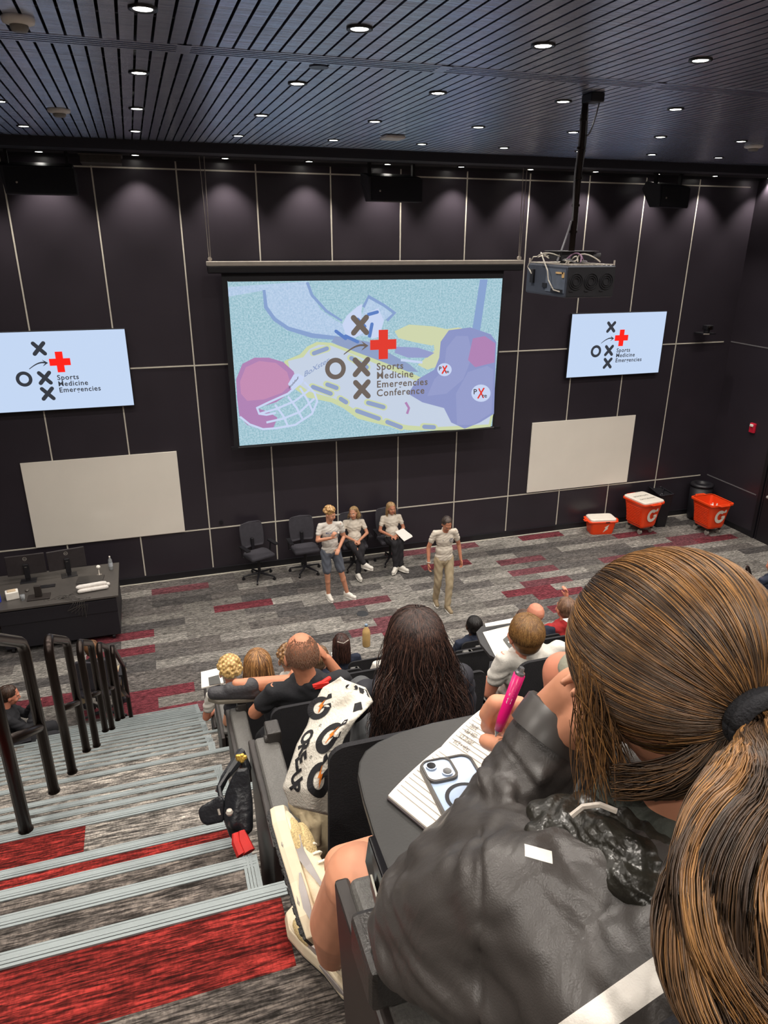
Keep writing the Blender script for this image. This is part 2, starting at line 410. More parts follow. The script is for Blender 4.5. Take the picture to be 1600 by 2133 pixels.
# red planks cut into the carpet where the photo shows them
MB().box((XA0, -11.0, 3.698), (1.2, -10.25, 3.7005)).build('floor', m_cred)['kind'] = 'structure'
MB().box((XL, -12.78, 4.378), (1.83, -11.69, 4.3805)).build('floor', m_cdark)['kind'] = 'structure'
MB().box((1.83, -12.78, 4.379), (XR, -11.46, 4.3807)).build('floor', m_cdark)['kind'] = 'structure'
NZ = ((0, .009, .003), (.0105, .0185, .0045), (.020, .028, .0045), (.0295, .038, .003))
def nosing(mb, x0, x1, y, z, side):
    kz = 1 if z > 3.6 else (.75 if z > 2.9 else .55)
    for a, b, dz in [(a * kz, b * kz, d_) for a, b, d_ in NZ]: mb.box((x0, y - b, z - .01), (x1, y - a, z + dz))
    mb.box((x0, y, z - .045), (x1, y + .006, z + .004))
    if side:
        for a, b, dz in NZ: mb.box((x1 - b, side, z - .01), (x1 - a, y, z + dz + .0005))
        mb.box((x1, side, z - .045), (x1 + .006, y + .006, z + .0045))
prev = None; boxes = MB(); nz = MB()
for i, (nm, z, y, isbox) in enumerate(TE):
    if isbox:
        yb = next(t[2] for t in reversed(TE[:i]) if not t[3]) if any(not t[3] for t in TE[:i]) else YB
        mi = {'S4': 1, 'a1': 2, 'a2': 2}.get(nm, 0)
        boxes.box((XA0, yb, z - .17), (XA1, y, z), mi)
        nosing(nz, XA0, XA1, y + .002, z + .001, TE[i - 1][2])
    else: nosing(nz, XL, XR, y + .002, z + .001, None)
tag(boxes.build('floor', [m_cgrey, m_cred, m_cdark]), kind='structure')
tag(nz.build('trim_7', m_nose), kind='structure')
# ------------------------------------------------------------------ projection screen
YS = -.45
m_white = mat('white_plastic', '#f0ebe2', .5, var=.05)
m_alu = mat('brushed_aluminium', '#b9b0a6', .4, metal=.3, var=.08, vs=8)
m_scrblk = mat('screen_border_black', '#121117', .7, var=.1)
def em(name, col, k=1.0):
    m = mat(name, col, .9, var=0, emit=k, spec=0.05); m.node_tree.nodes['Principled BSDF'].inputs['Base Color'].default_value = (.015, .015, .018, 1); return m
def emn(name, c1, c2, scale, k=1.0, st=(1, 1, 1)):
    if name in MATS: return MATS[name]
    m = mat(name, c1, .9, var=0, emit=k, spec=.05); nt = m.node_tree; N = nt.nodes; L = nt.links; b = N['Principled BSDF']
    tc = N.new('ShaderNodeTexCoord'); n = N.new('ShaderNodeTexNoise'); n.inputs['Scale'].default_value = scale; n.inputs['Detail'].default_value = 5; n.inputs['Roughness'].default_value = .75
    L.new(tc.outputs['Object'], n.inputs['Vector']); r = N.new('ShaderNodeValToRGB'); e = r.color_ramp.elements; e[0].position = .38; e[1].position = .62
    e[0].color = srgb(c1) + (1,); e[1].color = srgb(c2) + (1,); L.new(n.outputs[0], r.inputs[0]); L.new(r.outputs[0], b.inputs['Emission Color'])
    b.inputs['Base Color'].default_value = (.02, .02, .02, 1); return m
scr = empty('projection_screen', (5.48, YS, 2.53), label='large projection screen on cables in the middle of the wall, showing the conference slide', cat='projection screen')
mb = MB(); mb.box((2.75, -.53, 5.395), (8.235, -.37, 5.50)); mb.tube([(2.75, -.45, 5.44), (8.235, -.45, 5.44)], .055, 12); mb.build('roller_housing', m_black, scr, world=True, bevel=.012)
MB().box((2.745, -.54, 5.50), (8.24, -.36, 5.565)).build('mounting_rail', m_alu, scr, world=True, bevel=.005)
mb = MB(); mb.box((2.955, -.452, 2.55), (7.905, -.444, 5.40)).box((3.05, -.4535, 5.26), (7.88, -.452, 5.40)); mb.build('screen_fabric', m_scrblk, scr, world=True)
MB().tube([(2.91, YS, 2.535), (8.01, YS, 2.535)], .022, 10).box((2.9, -.48, 2.51), (3.02, -.42, 2.56)).box((7.9, -.48, 2.51), (8.02, -.42, 2.56)).build('bottom_bar', m_black, scr, world=True)
for x in (2.8, 8.19):
    mb = MB(); mb.tube([(x - .01, YS, 5.56), (x - .035, YS, 7.04)], .006, 6).tube([(x + .01, YS, 5.56), (x + .035, YS, 7.04)], .006, 6); mb.cyl((x, -.48, 5.6), (x, -.42, 5.6), .03)
    mb.build('suspension_cable', m_alu, scr, world=True)
# the slide (one flat picture on the screen surface)
SL = ['#a9c6dd', '#8fb9c4', '#b9cbe8', '#5a6aa6', '#e6e7d8', '#dfe3a6', '#8e93c9', '#b46f93', '#d2d9f2', '#dadf9b', '#6c6156', '#e8442e', '#7f87bb', '#4c4a55', '#c3508a']
K = .80
sm = [emn('slide_turf', '#8ab6c4', '#b9d6e2', 34, K), emn('slide_white_turf', '#a8c3e0', '#c1d5ee', 30, K), em('slide_line_blue', '#88a2cf', K), em('slide_board', '#c6d2e4', K), em('slide_board_edge', '#cbd6a8', K),
      em('slide_helmet', '#b083b4', K), em('slide_helmet_lit', '#c48db4', K), em('slide_navy', '#8c95c6', K), em('slide_pad', '#959dcb', K), em('slide_yellow', '#cfd6ae', K), em('slide_mask', '#c9d6f3', K), em('slide_dark', '#6d625b', K), em('slide_red', '#e2392b', K), em('slide_ink', '#46434b', K), em('slide_blue', '#5c7fc4', K), em('slide_shadow', '#8fa0c6', K)]
mb = MB(); lay = [0]
def S(x, y): return onY(x, y, YS - .0035 - .0006 * lay[0])
def sp(pts, m):
    lay[0] += 1; poly(mb, pts, S, m)
def ss(pts, w_, m):
    lay[0] += 1; strip2(mb, pts, w_, S, m)
lay[0] = 0
mb.face([mb.bm.verts.new((x, YS - .003, z)) for x, z in ((3.045, 2.57), (7.855, 2.57), (7.885, 5.26), (3.045, 5.27))], 0)
sp([(475, 598), (640, 586), (648, 610), (668, 645), (700, 668), (716, 676), (725, 655), (742, 645), (755, 655), (765, 620), (800, 640), (818, 655), (803, 665), (788, 680), (770, 700), (690, 700), (648, 698), (612, 690), (580, 672), (556, 645), (550, 605), (476, 618)], 1)
ss([(550, 604), (554, 640), (572, 665), (600, 684), (650, 699), (700, 704)], [3, 4, 4, 4, 5, 4], 2)
ss([(640, 588), (650, 615), (680, 648), (712, 668)], [3, 3, 3, 2], 2)
ss([(757, 640), (768, 618), (800, 636), (822, 652), (806, 668)], [3, 4, 3, 4, 3], 2)
sp([(700, 700), (768, 712), (852, 758), (872, 775), (800, 770), (735, 735), (690, 712)], 15)
# goal post
sp([(1000, 582), (1016, 582), (1000, 690), (984, 686)], 2)
# long yellow spine board
sp([(592, 752), (625, 738), (640, 722), (660, 712), (690, 714), (760, 740), (840, 770), (1000, 840), (1028, 862), (1022, 889), (960, 895), (900, 897), (850, 896), (800, 886), (745, 872), (715, 850), (690, 838), (640, 828), (600, 800)], 4)
sp([(600, 752), (632, 744), (645, 727), (664, 718), (690, 720), (760, 748), (850, 786), (1000, 850), (1022, 866), (1018, 884), (900, 890), (850, 886), (808, 878), (752, 862), (716, 838), (690, 828), (645, 816), (608, 790)], 3)
for c in [((652, 735), (682, 726)), ((730, 745), (765, 765)), ((650, 805), (690, 820)), ((708, 830), (722, 838)), ((742, 855), (790, 872)), ((765, 838), (800, 848)), ((805, 878), (836, 890)), ((882, 888), (905, 890)), ((680, 800), (702, 808))]:
    lay[0] += 1; poly(mb, bar2(c[0], c[1], 7), S, 4); lay[0] += 1; poly(mb, bar2((c[0][0] + 2, c[0][1] + 1), (c[1][0] - 1, c[1][1]), 4.5), S, 15)
# lacrosse gloves
sp([(713, 676), (722, 658), (745, 638), (755, 633), (752, 660), (762, 690), (740, 704), (722, 700)], 10)
sp([(755, 665), (770, 650), (788, 642), (800, 668), (790, 702), (775, 706), (766, 690)], 10)
for a, b in [((768, 655), (786, 650)), ((700, 690), (720, 705)), ((720, 700), (745, 712)), ((775, 675), (770, 700)), ((745, 665), (760, 680))]: lay[0] += 1; poly(mb, bar2(a, b, 3.5), S, 14)
# yellow jersey and pads
sp([(822, 690), (852, 676), (905, 680), (950, 690), (900, 720), (860, 712), (830, 704)], 9)
sp([(900, 690), (955, 682), (985, 690), (925, 760), (890, 770), (870, 760), (905, 730)], 9)
sp([(825, 722), (870, 724), (905, 735), (890, 745), (850, 745), (822, 735)], 8)
sp([(918, 712), (935, 688), (980, 682), (1022, 696), (1034, 712), (1029, 862), (1000, 880), (968, 893), (940, 880), (925, 850), (880, 838), (850, 820), (870, 790), (905, 770), (915, 745)], 7)
sp([(930, 725), (950, 700), (975, 700), (985, 740), (965, 790), (930, 820), (890, 825), (905, 790), (925, 770)], 8)
sp([(985, 705), (1010, 700), (1032, 715), (1030, 755), (990, 765), (975, 750)], 6 - 1)
sp([(950, 820), (975, 775), (1015, 762), (1028, 770), (1024, 860), (985, 885), (952, 885)], 8)
ss([(835, 750), (855, 752), (880, 755)], 2.5, 10)
for a, r in (((926, 770), 15), ((1002, 819), 20)):
    lay[0] += 1; poly(mb, [(a[0] + r * math.cos(t), a[1] + r * .9 * math.sin(t)) for t in [2 * PI * k / 24 for k in range(24)]], S, 10)
    lay[0] += 1; poly(mb, bar2((a[0] - r * .3, a[1] + r * .5), (a[0] + r * .3, a[1] - r * .5), 1.6), S, 12); lay[0] += 1; poly(mb, bar2((a[0] - r * .2, a[1] - r * .45), (a[0] + r * .25, a[1] + r * .45), 1.4), S, 12)
    def T(x, y, a=a, r=r): return onY(a[0] + x * 1.0, a[1] - y, YS - .0035 - .0006 * lay[0])
    lay[0] += 1; put_text(mb, 'P', lambda x, y: T(x - r * .8, y - r * .1), r * .75, 13, bold=.3); put_text(mb, 're', lambda x, y: T(x + r * .1, y - r * .45), r * .6, 13, bold=.2)
ss([(845, 838), (852, 850), (848, 862)], 2.5, 5)
# red helmet with white face mask
hel = [(499, 868), (494, 830), (492, 790), (505, 758), (530, 745), (560, 745), (590, 754), (612, 774), (618, 800), (602, 820), (575, 838), (548, 846), (535, 850), (560, 858), (578, 870), (570, 890), (545, 895), (515, 885)]
sp(hel, 5); sp([(500, 795), (512, 765), (540, 752), (575, 756), (598, 775), (606, 800), (588, 818), (550, 832), (515, 835), (502, 820)], 6)
sp([(600, 800), (612, 780), (622, 778), (634, 785), (628, 800), (608, 812)], 10)
for st_ in ([(535, 850), (560, 838), (600, 820), (632, 792)], [(540, 862), (575, 852), (615, 835), (645, 812)], [(555, 880), (590, 872), (625, 858), (655, 830)], [(575, 892), (615, 885), (650, 862), (661, 836), (655, 818), (634, 796)], [(573, 843), (590, 866), (600, 888)], [(600, 826), (618, 850), (632, 876)], [(625, 808), (640, 832), (652, 858)], [(535, 848), (540, 862), (555, 864), (575, 860)], [(500, 868), (520, 884), (548, 894), (575, 892)]): ss(st_, 2.2, 10)
lay[0] += 1; put_text(mb, 'BoXster', lambda x, y: onY(633 + x * .9 + y * .1, 786 - x * .55 - y, YS - .0035 - .0006 * lay[0]), 17, 15, bold=.2)
lay[0] += 1
put_text(mb, 'Riddell', lambda x, y: onY(602 + x * .8, 811 - x * .9 - y * .9, YS - .0035 - .0006 * lay[0]), 9, 13, bold=.1)
lay[0] += 2; o_ = onY(797, 717, YS); dz = -.0035 - .0006 * lay[0]
conf_logo(mb, lambda x, y: Vector((o_.x + x, YS + dz, o_.z + y)), 1.0, 11, 12, ['Sports', 'Medicine', 'Emergencies', 'Conference'])
mb.build('projected_slide', sm, scr, world=True)

# ------------------------------------------------------------------ wall displays
m_tvw = em('display_picture_pale_blue', '#c3d6f2', .82); m_tvd = em('display_ink', '#33373f', .8); m_tvr = em('display_red', '#ff1d0e', .85)
def tv(cx, z0, w_, h, lab, o, s):
    t = empty('wall_display', (cx, 0, z0), label=lab, cat='screen', group='flat wall displays beside the projection screen')
    MB().box((cx - w_ / 2 - .012, -.09, z0 - .012), (cx + w_ / 2 + .012, -.03, z0 + h + .012)).box((cx - .4, -.03, z0 + .3), (cx + .4, 0, z0 + .9)).build('housing', m_black, t, world=True, bevel=.004)
    mb = MB(); mb.face([mb.bm.verts.new((x, -.0915, z)) for x, z in ((cx - w_ / 2, z0), (cx + w_ / 2, z0), (cx + w_ / 2, z0 + h), (cx - w_ / 2, z0 + h))], 0)
    conf_logo(mb, lambda x, y: Vector((o[0] + x, -.0925 - (0.0004 if 0 else 0), o[1] + y)), s, 1, 2, ['Sports', 'Medicine', 'Emergencies'])
    mb.build('display_picture', [m_tvw, m_tvd, m_tvr], t, world=True)
tv(10.70, 3.345, 2.18, 1.22, 'flat wall display right of the projection screen, conference logo on pale blue', (10.788, 4.08), .645)
tv(.31, 3.31, 2.18, 1.23, 'flat wall display left of the projection screen, cut by the photo edge', (.371, 4.064), .645)
m_wb = mat('whiteboard_glass', '#ebe4d9', .12, var=.02, vs=2, coat=.3)
for x0, x1, z0, z1, lb in ((-.49, 2.0, .93, 2.445, 'blank off-white glass board on the front wall behind the desk'), (8.965, 11.425, .962, 2.455, 'blank off-white glass board on the front wall above the orange carts')):
    tag(MB().box((x0, -.035, z0), (x1, -.012, z1)).build('whiteboard', m_wb, bevel=.003), lb, 'whiteboard', 'glass boards on the front wall')
# ------------------------------------------------------------------ speakers, air unit, wall camera, alarm, detectors
def speaker(xc, yaw, lab):
    r = empty('wall_speaker', (xc, -.72, 6.45), yaw, lab, 'speaker', 'black loudspeakers above the stage')
    mb = MB(); mb.prism([(-.46, -.2, .0), (-.5, -.2, .36), (-.5, .1, .42), (-.46, .2, .3), (-.46, .0, .0)], (.92, 0, 0)); mb.build('cabinet', mat('speaker_black', '#1b1b24', .45, var=.1), r, bevel=.012)
    MB().box((-.44, -.212, .02), (.44, -.2, .335)).build('grille', mat('speaker_grille', '#14141c', .8, bump=.6, bs=300), r)
    mb = MB(); mb.box((-.42, -.06, .34), (-.38, 0, .62)).box((.34, -.06, .34), (.38, 0, .62)).box((-.42, -.08, .56), (.38, .02, .6)); mb.build('bracket', m_black, r)
    MB().sph((-.30, -.215, .15), .016, 8).build('badge', m_alu, r)
speaker(.58, 0, 'wide black loudspeaker hung above the left wall display'); speaker(5.7, .12, 'wide black loudspeaker hung above the projection screen, middle of three'); speaker(10.9, .35, 'wide black loudspeaker hung above the right wall display, turned sideways')
tag(MB().box((1.12, -1.0, 6.86), (1.66, -.5, 6.97)).box((1.1, -1.02, 6.96), (1.68, -.48, 6.98)).build('air_grille_box', mat('grey_metal_box', '#4a4642', .5), bevel=.01), 'flat grey box under the soffit right of the left loudspeaker', 'ceiling box')
t = empty('wall_camera', (12.75, -.16, 4.05), label='small black camera on a bracket high on the front wall, right of the right display', cat='camera')
MB().box((12.6, -.3, 4.1), (12.92, -.02, 4.13)).build('shelf_bracket', m_black, t, world=True)
MB().cyl((12.76, -.2, 4.13), (12.76, -.2, 4.2), .06).box((12.69, -.27, 4.19), (12.86, -.13, 4.28)).build('camera_body', m_black, t, world=True, bevel=.01)
MB().cyl((12.76, -.31, 4.235), (12.76, -.27, 4.235), .035).build('camera_lens', m_rail, t, world=True)
MB().box((12.6, -.305, 4.105), (12.75, -.3, 4.125)).build('status_light', m_alu, t, world=True)
t = empty('fire_alarm', (XR - .04, -1.08, 2.17), label='small red fire alarm with a clear strobe on the black right wall', cat='fire alarm')
MB().box((XR - .05, -1.15, 2.17), (XR, -1.01, 2.37)).build('alarm_body', mat('alarm_red', '#c8203a', .4), t, world=True, bevel=.01)
MB().box((XR - .08, -1.12, 2.30), (XR - .05, -1.04, 2.35)).build('strobe', m_white, t, world=True, bevel=.008)
def detector(p, lab, r=.075, two=True, wide=1):
    t = empty('smoke_detector', p, label=lab, cat='smoke detector', group='white ceiling detectors')
    MB().lathe([(r * .95, 0), (r, -.012), (r * .93, -.03), (r * .6, -.04)], seg=24).build('detector_base', m_white, t, smooth=True)
    if two: MB().lathe([(r * .55, -.04), (r * .55, -.055), (r * .45, -.07)], seg=16).build('sensor_head', mat('detector_grey', '#8b8780', .5), t, smooth=True)
for q, lb, r in (((38, 44), 'white dome detector on the ceiling at the top left corner of the photo', .09), ((123, 232), 'white smoke detector on the slatted ceiling above the left display', .11), ((1570, 306), 'white smoke detector on the dark ceiling at the right edge of the photo', .12)):
    p = onZ(q[0], q[1], ZC - .02); detector((p.x, p.y, ZC), lb, r)
p = onZ(818, 286, ZC - .02)
t = empty('wireless_router', (p.x, p.y, ZC), label='flat square white wireless box on the ceiling above the projection screen', cat='wireless router')
MB().prism([(-.13, -.13, -.005), (.13, -.13, -.005), (.13, .13, -.005), (-.13, .13, -.005)], (0, 0, -.04)).build('housing', m_white, t, bevel=.025)
MB().cyl((0, 0, 0), (0, 0, -.01), .07).build('mount_plate', m_alu, t)
p = onZ(664, 138, ZC); tag(MB().lathe([(.07, 0), (.07, -.01), (.05, -.012)], (p.x, p.y, ZC)).build('ceiling_disc', mat('slat_disc', '#4c5568', .4)), 'flat round blue-grey cover disc flush in the slatted ceiling near the slot diffuser', 'cover disc')

# ------------------------------------------------------------------ projector on its pole
PX, PY = 5.51, -6.57
t = empty('ceiling_projector', (PX, PY, 5.46), label='big black projector hanging from the ceiling on a long pole with loose cables', cat='projector')
mg = mat('projector_grey', '#3f4450', .45, var=.08); md = mat('projector_dark', '#18181d', .5)
MB().box((PX - .25, PY - .37, 5.46), (PX + .25, PY + .37, 5.735)).build('projector_body', mg, t, world=True, bevel=.018)
mb = MB()
for k in range(3):
    x = PX - .155 + .155 * k
    for rr in (.068, .05, .032): mb.tube([(x + rr * math.cos(a), PY - .378, 5.6 + rr * math.sin(a)) for a in [2 * PI * j / 18 for j in range(19)]], .004, 5)
    mb.box((x - .06, PY - .38, 5.515), (x - .02, PY - .37, 5.525))
mb.box((PX - .24, PY - .374, 5.475), (PX + .24, PY - .37, 5.72)); mb.build('rear_fan_panel', md, t, world=True)
mb = MB(); mb.box((PX - .256, PY - .35, 5.50), (PX - .25, PY - .02, 5.70)); mb.build('connector_panel', mat('projector_panel', '#5a6270', .4), t, world=True)
mb = MB(); mb.box((PX - .262, PY - .33, 5.50), (PX - .25, PY - .13, 5.53)).box((PX - .27, PY + .2, 5.56), (PX - .25, PY + .26, 5.68)).box((PX - .262, PY - .05, 5.53), (PX - .25, PY + .03, 5.57)); mb.build('connector_block', md, t, world=True)
mb = MB(); mb.box((PX - .264, PY - .33, 5.66), (PX - .256, PY - .2, 5.675)).box((PX - .264, PY - .34, 5.63), (PX - .256, PY - .31, 5.675)); mb.build('cable_label', mat('label_tan', '#cda974', .6), t, world=True)
MB().cyl((PX - .05, PY + .37, 5.6), (PX - .05, PY + .43, 5.6), .08, seg=24).build('projector_lens', md, t, world=True)
mb = MB()
for k in range(11): mb.box((PX - .24 + .045 * k, PY - .36, 5.735), (PX - .215 + .045 * k, PY + .36, 5.742))
for x in (-.24, .23):
    for y in (-.36, .34): mb.cyl((PX + x, PY + y, 5.735), (PX + x, PY + y, 5.775), .008)
mb.build('top_frame', m_alu, t, world=True)
MB().box((PX - .17, PY - .12, 5.765), (PX + .17, PY + .12, 5.84)).box((PX - .2, PY - .15, 5.84), (PX + .2, PY + .15, 5.848)).cyl((PX + .17, PY - .1, 5.8), (PX + .23, PY - .13, 5.8), .03).cyl((PX, PY, 5.74), (PX, PY, 5.77), .09).build('yoke', md, t, world=True, bevel=.008)
mb = MB(); mb.tube([(PX, PY, 5.84), (PX, PY, 7.09)], .028, 14)
for z in (6.0, 6.22, 6.44, 6.68, 6.9): mb.tube([(PX, PY, z), (PX, PY, z + .02)], .036, 14)
mb.build('pole', m_rail, t, world=True)
MB().box((PX - .03, PY - .14, 7.03), (PX + .1, PY + .02, 7.1)).tube([(PX, PY, 7.05), (PX + .06, PY - .12, 7.07)], .03, 10).build('ceiling_mount', md, t, world=True, bevel=.01)
def wig(a, b, sag, n=14, j=.02, seed=0):
    r_ = random.Random(seed); a, b = Vector(a), Vector(b); o = []
    ph = [r_.uniform(0, 6) for _ in range(3)]
    for i in range(n + 1):
        s_ = i / n; p = a.lerp(b, s_); e = math.sin(PI * s_)
        o.append(p + Vector((j * e * math.sin(5 * s_ + ph[0]), j * e * math.sin(6 * s_ + ph[1]), -sag * e + j * e * math.sin(4 * s_ + ph[2]))))
    return o
cab = mat('cable_grey', '#6b6b70', .5, var=0); cabl = mat('cable_pale', '#b9b3a8', .5, var=0); cabp = mat('cable_purple', '#8a6a84', .5, var=0)
MB().tube(wig((PX - .03, PY, 6.95), (PX - .04, PY - .03, 6.1), .0, 20, .012, 1), .008, 6).tube(wig((PX + .03, PY, 7.0), (PX + .035, PY, 6.0), .0, 20, .012, 3), .007, 6).tube(wig((PX - .03, PY, 6.1), (PX - .2, PY - .1, 5.76), .02, 12, .01, 4), .009, 6).tube(wig((PX + .08, PY - .1, 7.05), (PX + .02, PY, 6.8), .1, 12, .01, 4), .006, 6).build('pole_cable', cab, t, world=True)
mb = MB()
for k in range(9):
    mb.tube(wig((PX - .2 + .03 * k, PY - .2 + .03 * k, 5.77), (PX + random.uniform(-.1, .24), PY + random.uniform(-.34, .2), 5.76), -.03, 12, .05, k), .006, 6, m=k % 3)
mb.tube([(PX - .2, PY + .05, 5.78), (PX - .26, PY + .1, 5.83), (PX - .3, PY - .02, 5.78), (PX - .29, PY - .1, 5.68), (PX - .285, PY - .12, 5.6), (PX - .27, PY - .2, 5.52), (PX - .262, PY - .3, 5.51)], .006, 6, m=1)
mb.tube([(PX - .15, PY + .1, 5.8), (PX - .28, PY + .2, 5.79), (PX - .29, PY + .28, 5.7), (PX - .27, PY + .23, 5.64)], .006, 6, m=1)
mb.tube([(PX - .2 + .12 * math.cos(a), PY + .02 + .12 * math.sin(a), 5.81 + .02 * math.sin(2 * a)) for a in [2 * PI * j / 20 for j in range(21)]], .006, 6, m=1)
mb.build('cable_bundle', [cab, cabl, cabp], t, world=True)

# ------------------------------------------------------------------ presenter desk and what stands on it
t = empty('presenter_desk', (0, -1.55, 0), label='black presenter desk on castors at the left of the stage', cat='desk')
md_ = mat('desk_black', '#1b1920', .55, var=.06); mdt = mat('desk_top_charcoal', '#4a4643', .42, var=.08)
MB().box((-.85, -1.98, .09), (.81, -.75, .72)).box((-.85, -1.99, .5), (.815, -1.975, .72)).build('cabinet', md_, t, world=True, bevel=.006)
MB().box((-1.15, -1.66 - .34, .74), (.85, -.72, .775)).build('desk_top', mdt, t, world=True, bevel=.004)
for x, y in ((.7, -1.92), (.05, -1.92), (-.75, -1.92), (.7, -.85), (-.75, -.85)): MB().cyl((x - .02, y, .045), (x + .02, y, .045), .045).box((x - .012, y - .02, .05), (x + .012, y + .02, .1)).build('castor', m_black, t, world=True)
def monitor(px, py, yaw, lab):
    r = empty('computer_monitor', (px, py, .775), yaw, lab, 'monitor', 'computer monitors on the desk')
    MB().box((-.285, -.02, .11), (.285, .012, .45)).build('monitor_housing', mat('monitor_black', '#332e30', .4), r, bevel=.008)
    MB().box((-.27, .012, .125), (.27, .014, .435)).build('monitor_screen', mat('monitor_glass', '#0a0a0c', .2), r)
    MB().box((-.04, -.055, .05), (.04, -.02, .3)).box((-.03, -.05, .0), (.03, -.03, .2)).build('monitor_stand', m_black, r, bevel=.006)
    MB().box((-.12, -.12, 0), (.12, .06, .012)).build('monitor_foot', m_black, r, bevel=.004)
    mb = MB(); ring2(mb, (0, .385), .03, .024, lambda x, y: Vector((x, -.0215, y))); put_text(mb, 'DELL', lambda x, y: Vector((x - .019, -.0215, y + .378)), .017, 0, bold=.0006)
    put_text(mb, 'DELL', lambda x, y: Vector((x - .02, -.0565, y + .25)), .016, 0); mb.build('monitor_badge', mat('badge_silver', '#a9a49c', .4), r)
monitor(-.52, -1.02, .03, 'left black computer monitor on the desk, seen from behind'); monitor(.08, -.98, .16, 'right black computer monitor on the desk, seen from behind')
def bottle(name, p, h, r, body, capm, lab, cat, label_m=None, capr=.4, grp=None):
    t = empty(name, p, label=lab, cat=cat, group=grp)
    MB().lathe([(r * .92, 0), (r, .01), (r, h * .62), (r * .85, h * .74), (r * .42, h * .86), (r * .4, h * .9)], seg=18).build('bottle_body', body, t, smooth=True)
    MB().lathe([(r * capr, h * .88), (r * capr, h * .99), (r * capr * .9, h)], seg=14).build('cap', capm, t, smooth=True)
    if label_m: MB().lathe([(r * 1.02, h * .25), (r * 1.02, h * .55)], seg=18, caps=False).build('bottle_label', label_m, t, smooth=True)
    return t
m_clear = mat('clear_plastic', '#c8ccd0', .15, var=0, trans=.6)
bottle('water_bottle', (.73, -.98, .775), .24, .034, m_clear, m_white, 'clear plastic water bottle with a white cap at the right end of the desk', 'bottle', mat('bottle_label_white', '#bfc4cc', .5))
bottle('water_bottle', (-.86, -1.7, .775), .27, .037, mat('blue_bottle', '#3646b8', .3), m_white, 'blue bottle with a white cap at the left end of the desk', 'bottle')
t = empty('microphone', (.55, -1.15, .775), label='small white microphone on a short stand beside the clear water bottle', cat='microphone')
MB().lathe([(.04, 0), (.04, .008), (.008, .012), (.008, .12)], seg=14).build('stand', m_alu, t, smooth=True); MB().sph((0, 0, .145), (.036, .036, .03), 12).build('head', m_white, t, smooth=True)
t = empty('folded_towel', (.48, -1.72, .775), label='stack of rolled white towels on the right front of the desk top', cat='towel')
for k, (dx, dy, dz_) in enumerate(((0, 0, .034), (.02, .1, .034), (-.02, .05, .082))):
    blob(MB().cap((-.2 + dx, -.05 + dy, dz_), (.2 + dx, .0 + dy, dz_), .03, .032).cap((-.18 + dx, -.02 + dy, dz_), (.17 + dx, .02 + dy, dz_), .03, .03), 'rolled_towel', mat('towel_white', '#ded8d2', .95, bump=.6, bs=120), t, voxel=.01)
t = empty('laptop', (.42, -1.3, .775), -.1, 'dark closed laptop lying on the desk behind the towels', 'laptop')
MB().box((-.2, -.13, 0), (.2, .13, .018)).build('laptop_body', mat('laptop_dark', '#3b3836', .4), t, bevel=.006)
t = empty('document_camera', (-.3, -1.72, .775), label='black upright stand unit on the desk in front of the monitors', cat='stand')
MB().box((-.16, -.1, 0), (.16, .1, .02)).build('base', mat('stand_brown_black', '#2c2624', .5), t, bevel=.005); MB().box((-.05, -.02, .02), (.05, .03, .2)).build('column', mat('stand_brown_black', '#2c2624', .5), t, bevel=.01)
t = empty('tissue_box', (-.68, -1.62, .775), .2, 'white box of wipes on the left front of the desk', 'box')
MB().box((-.09, -.07, 0), (.09, .07, .12)).build('box_body', m_white, t, bevel=.01); MB().box((-.06, -.04, .12), (.06, .04, .135)).build('box_lid', mat('cream_lid', '#cdb79b', .6), t, bevel=.006)
t = empty('drinking_cup', (-.52, -1.74, .775), label='small clear cup standing right of the white wipes box on the desk', cat='cup')
MB().lathe([(.028, 0), (.036, .09)], seg=16).build('cup_body', m_clear, t, smooth=True)
tag(MB().box((-.4, -1.4, .775), (-.1, -1.3, .785)).build('keyboard', m_black), 'black keyboard lying between the desk stand and the monitors', 'keyboard')
tag(blob(MB().sph((-.5, -1.42, .79), (.03, .05, .018)), 'computer_mouse', mat('mouse_grey', '#55504c', .4), None, voxel=.006), 'small grey computer mouse on the desk in front of the left monitor', 'mouse')
mb = MB()
for k in range(6): mb.tube(wig((-.22 + .05 * k, -1.86, .785), (.2 + .05 * k, -1.97, .785 - .0), .0, 14, .06, 20 + k) + [(.2 + .03 * k, -2.01, .74), (.1 + .05 * k, -2.01, .62 - .03 * k), (.3 + .02 * k, -2.01, .70)], .004, 5)
tag(mb.build('cable_bundle', mat('cable_brown_grey', '#4b4744', .5, var=0)), 'loose bunch of thin dark cables hanging over the front edge of the desk', 'cables')
tag(MB().lathe([(.10, 0), (.10, .006), (.09, .009)], (4.68, -2.36, 0), 28).build('floor_box_cover', mat('floor_plate', '#2d2f33', .6)), 'round dark floor box cover set in the stage carpet', 'floor box')

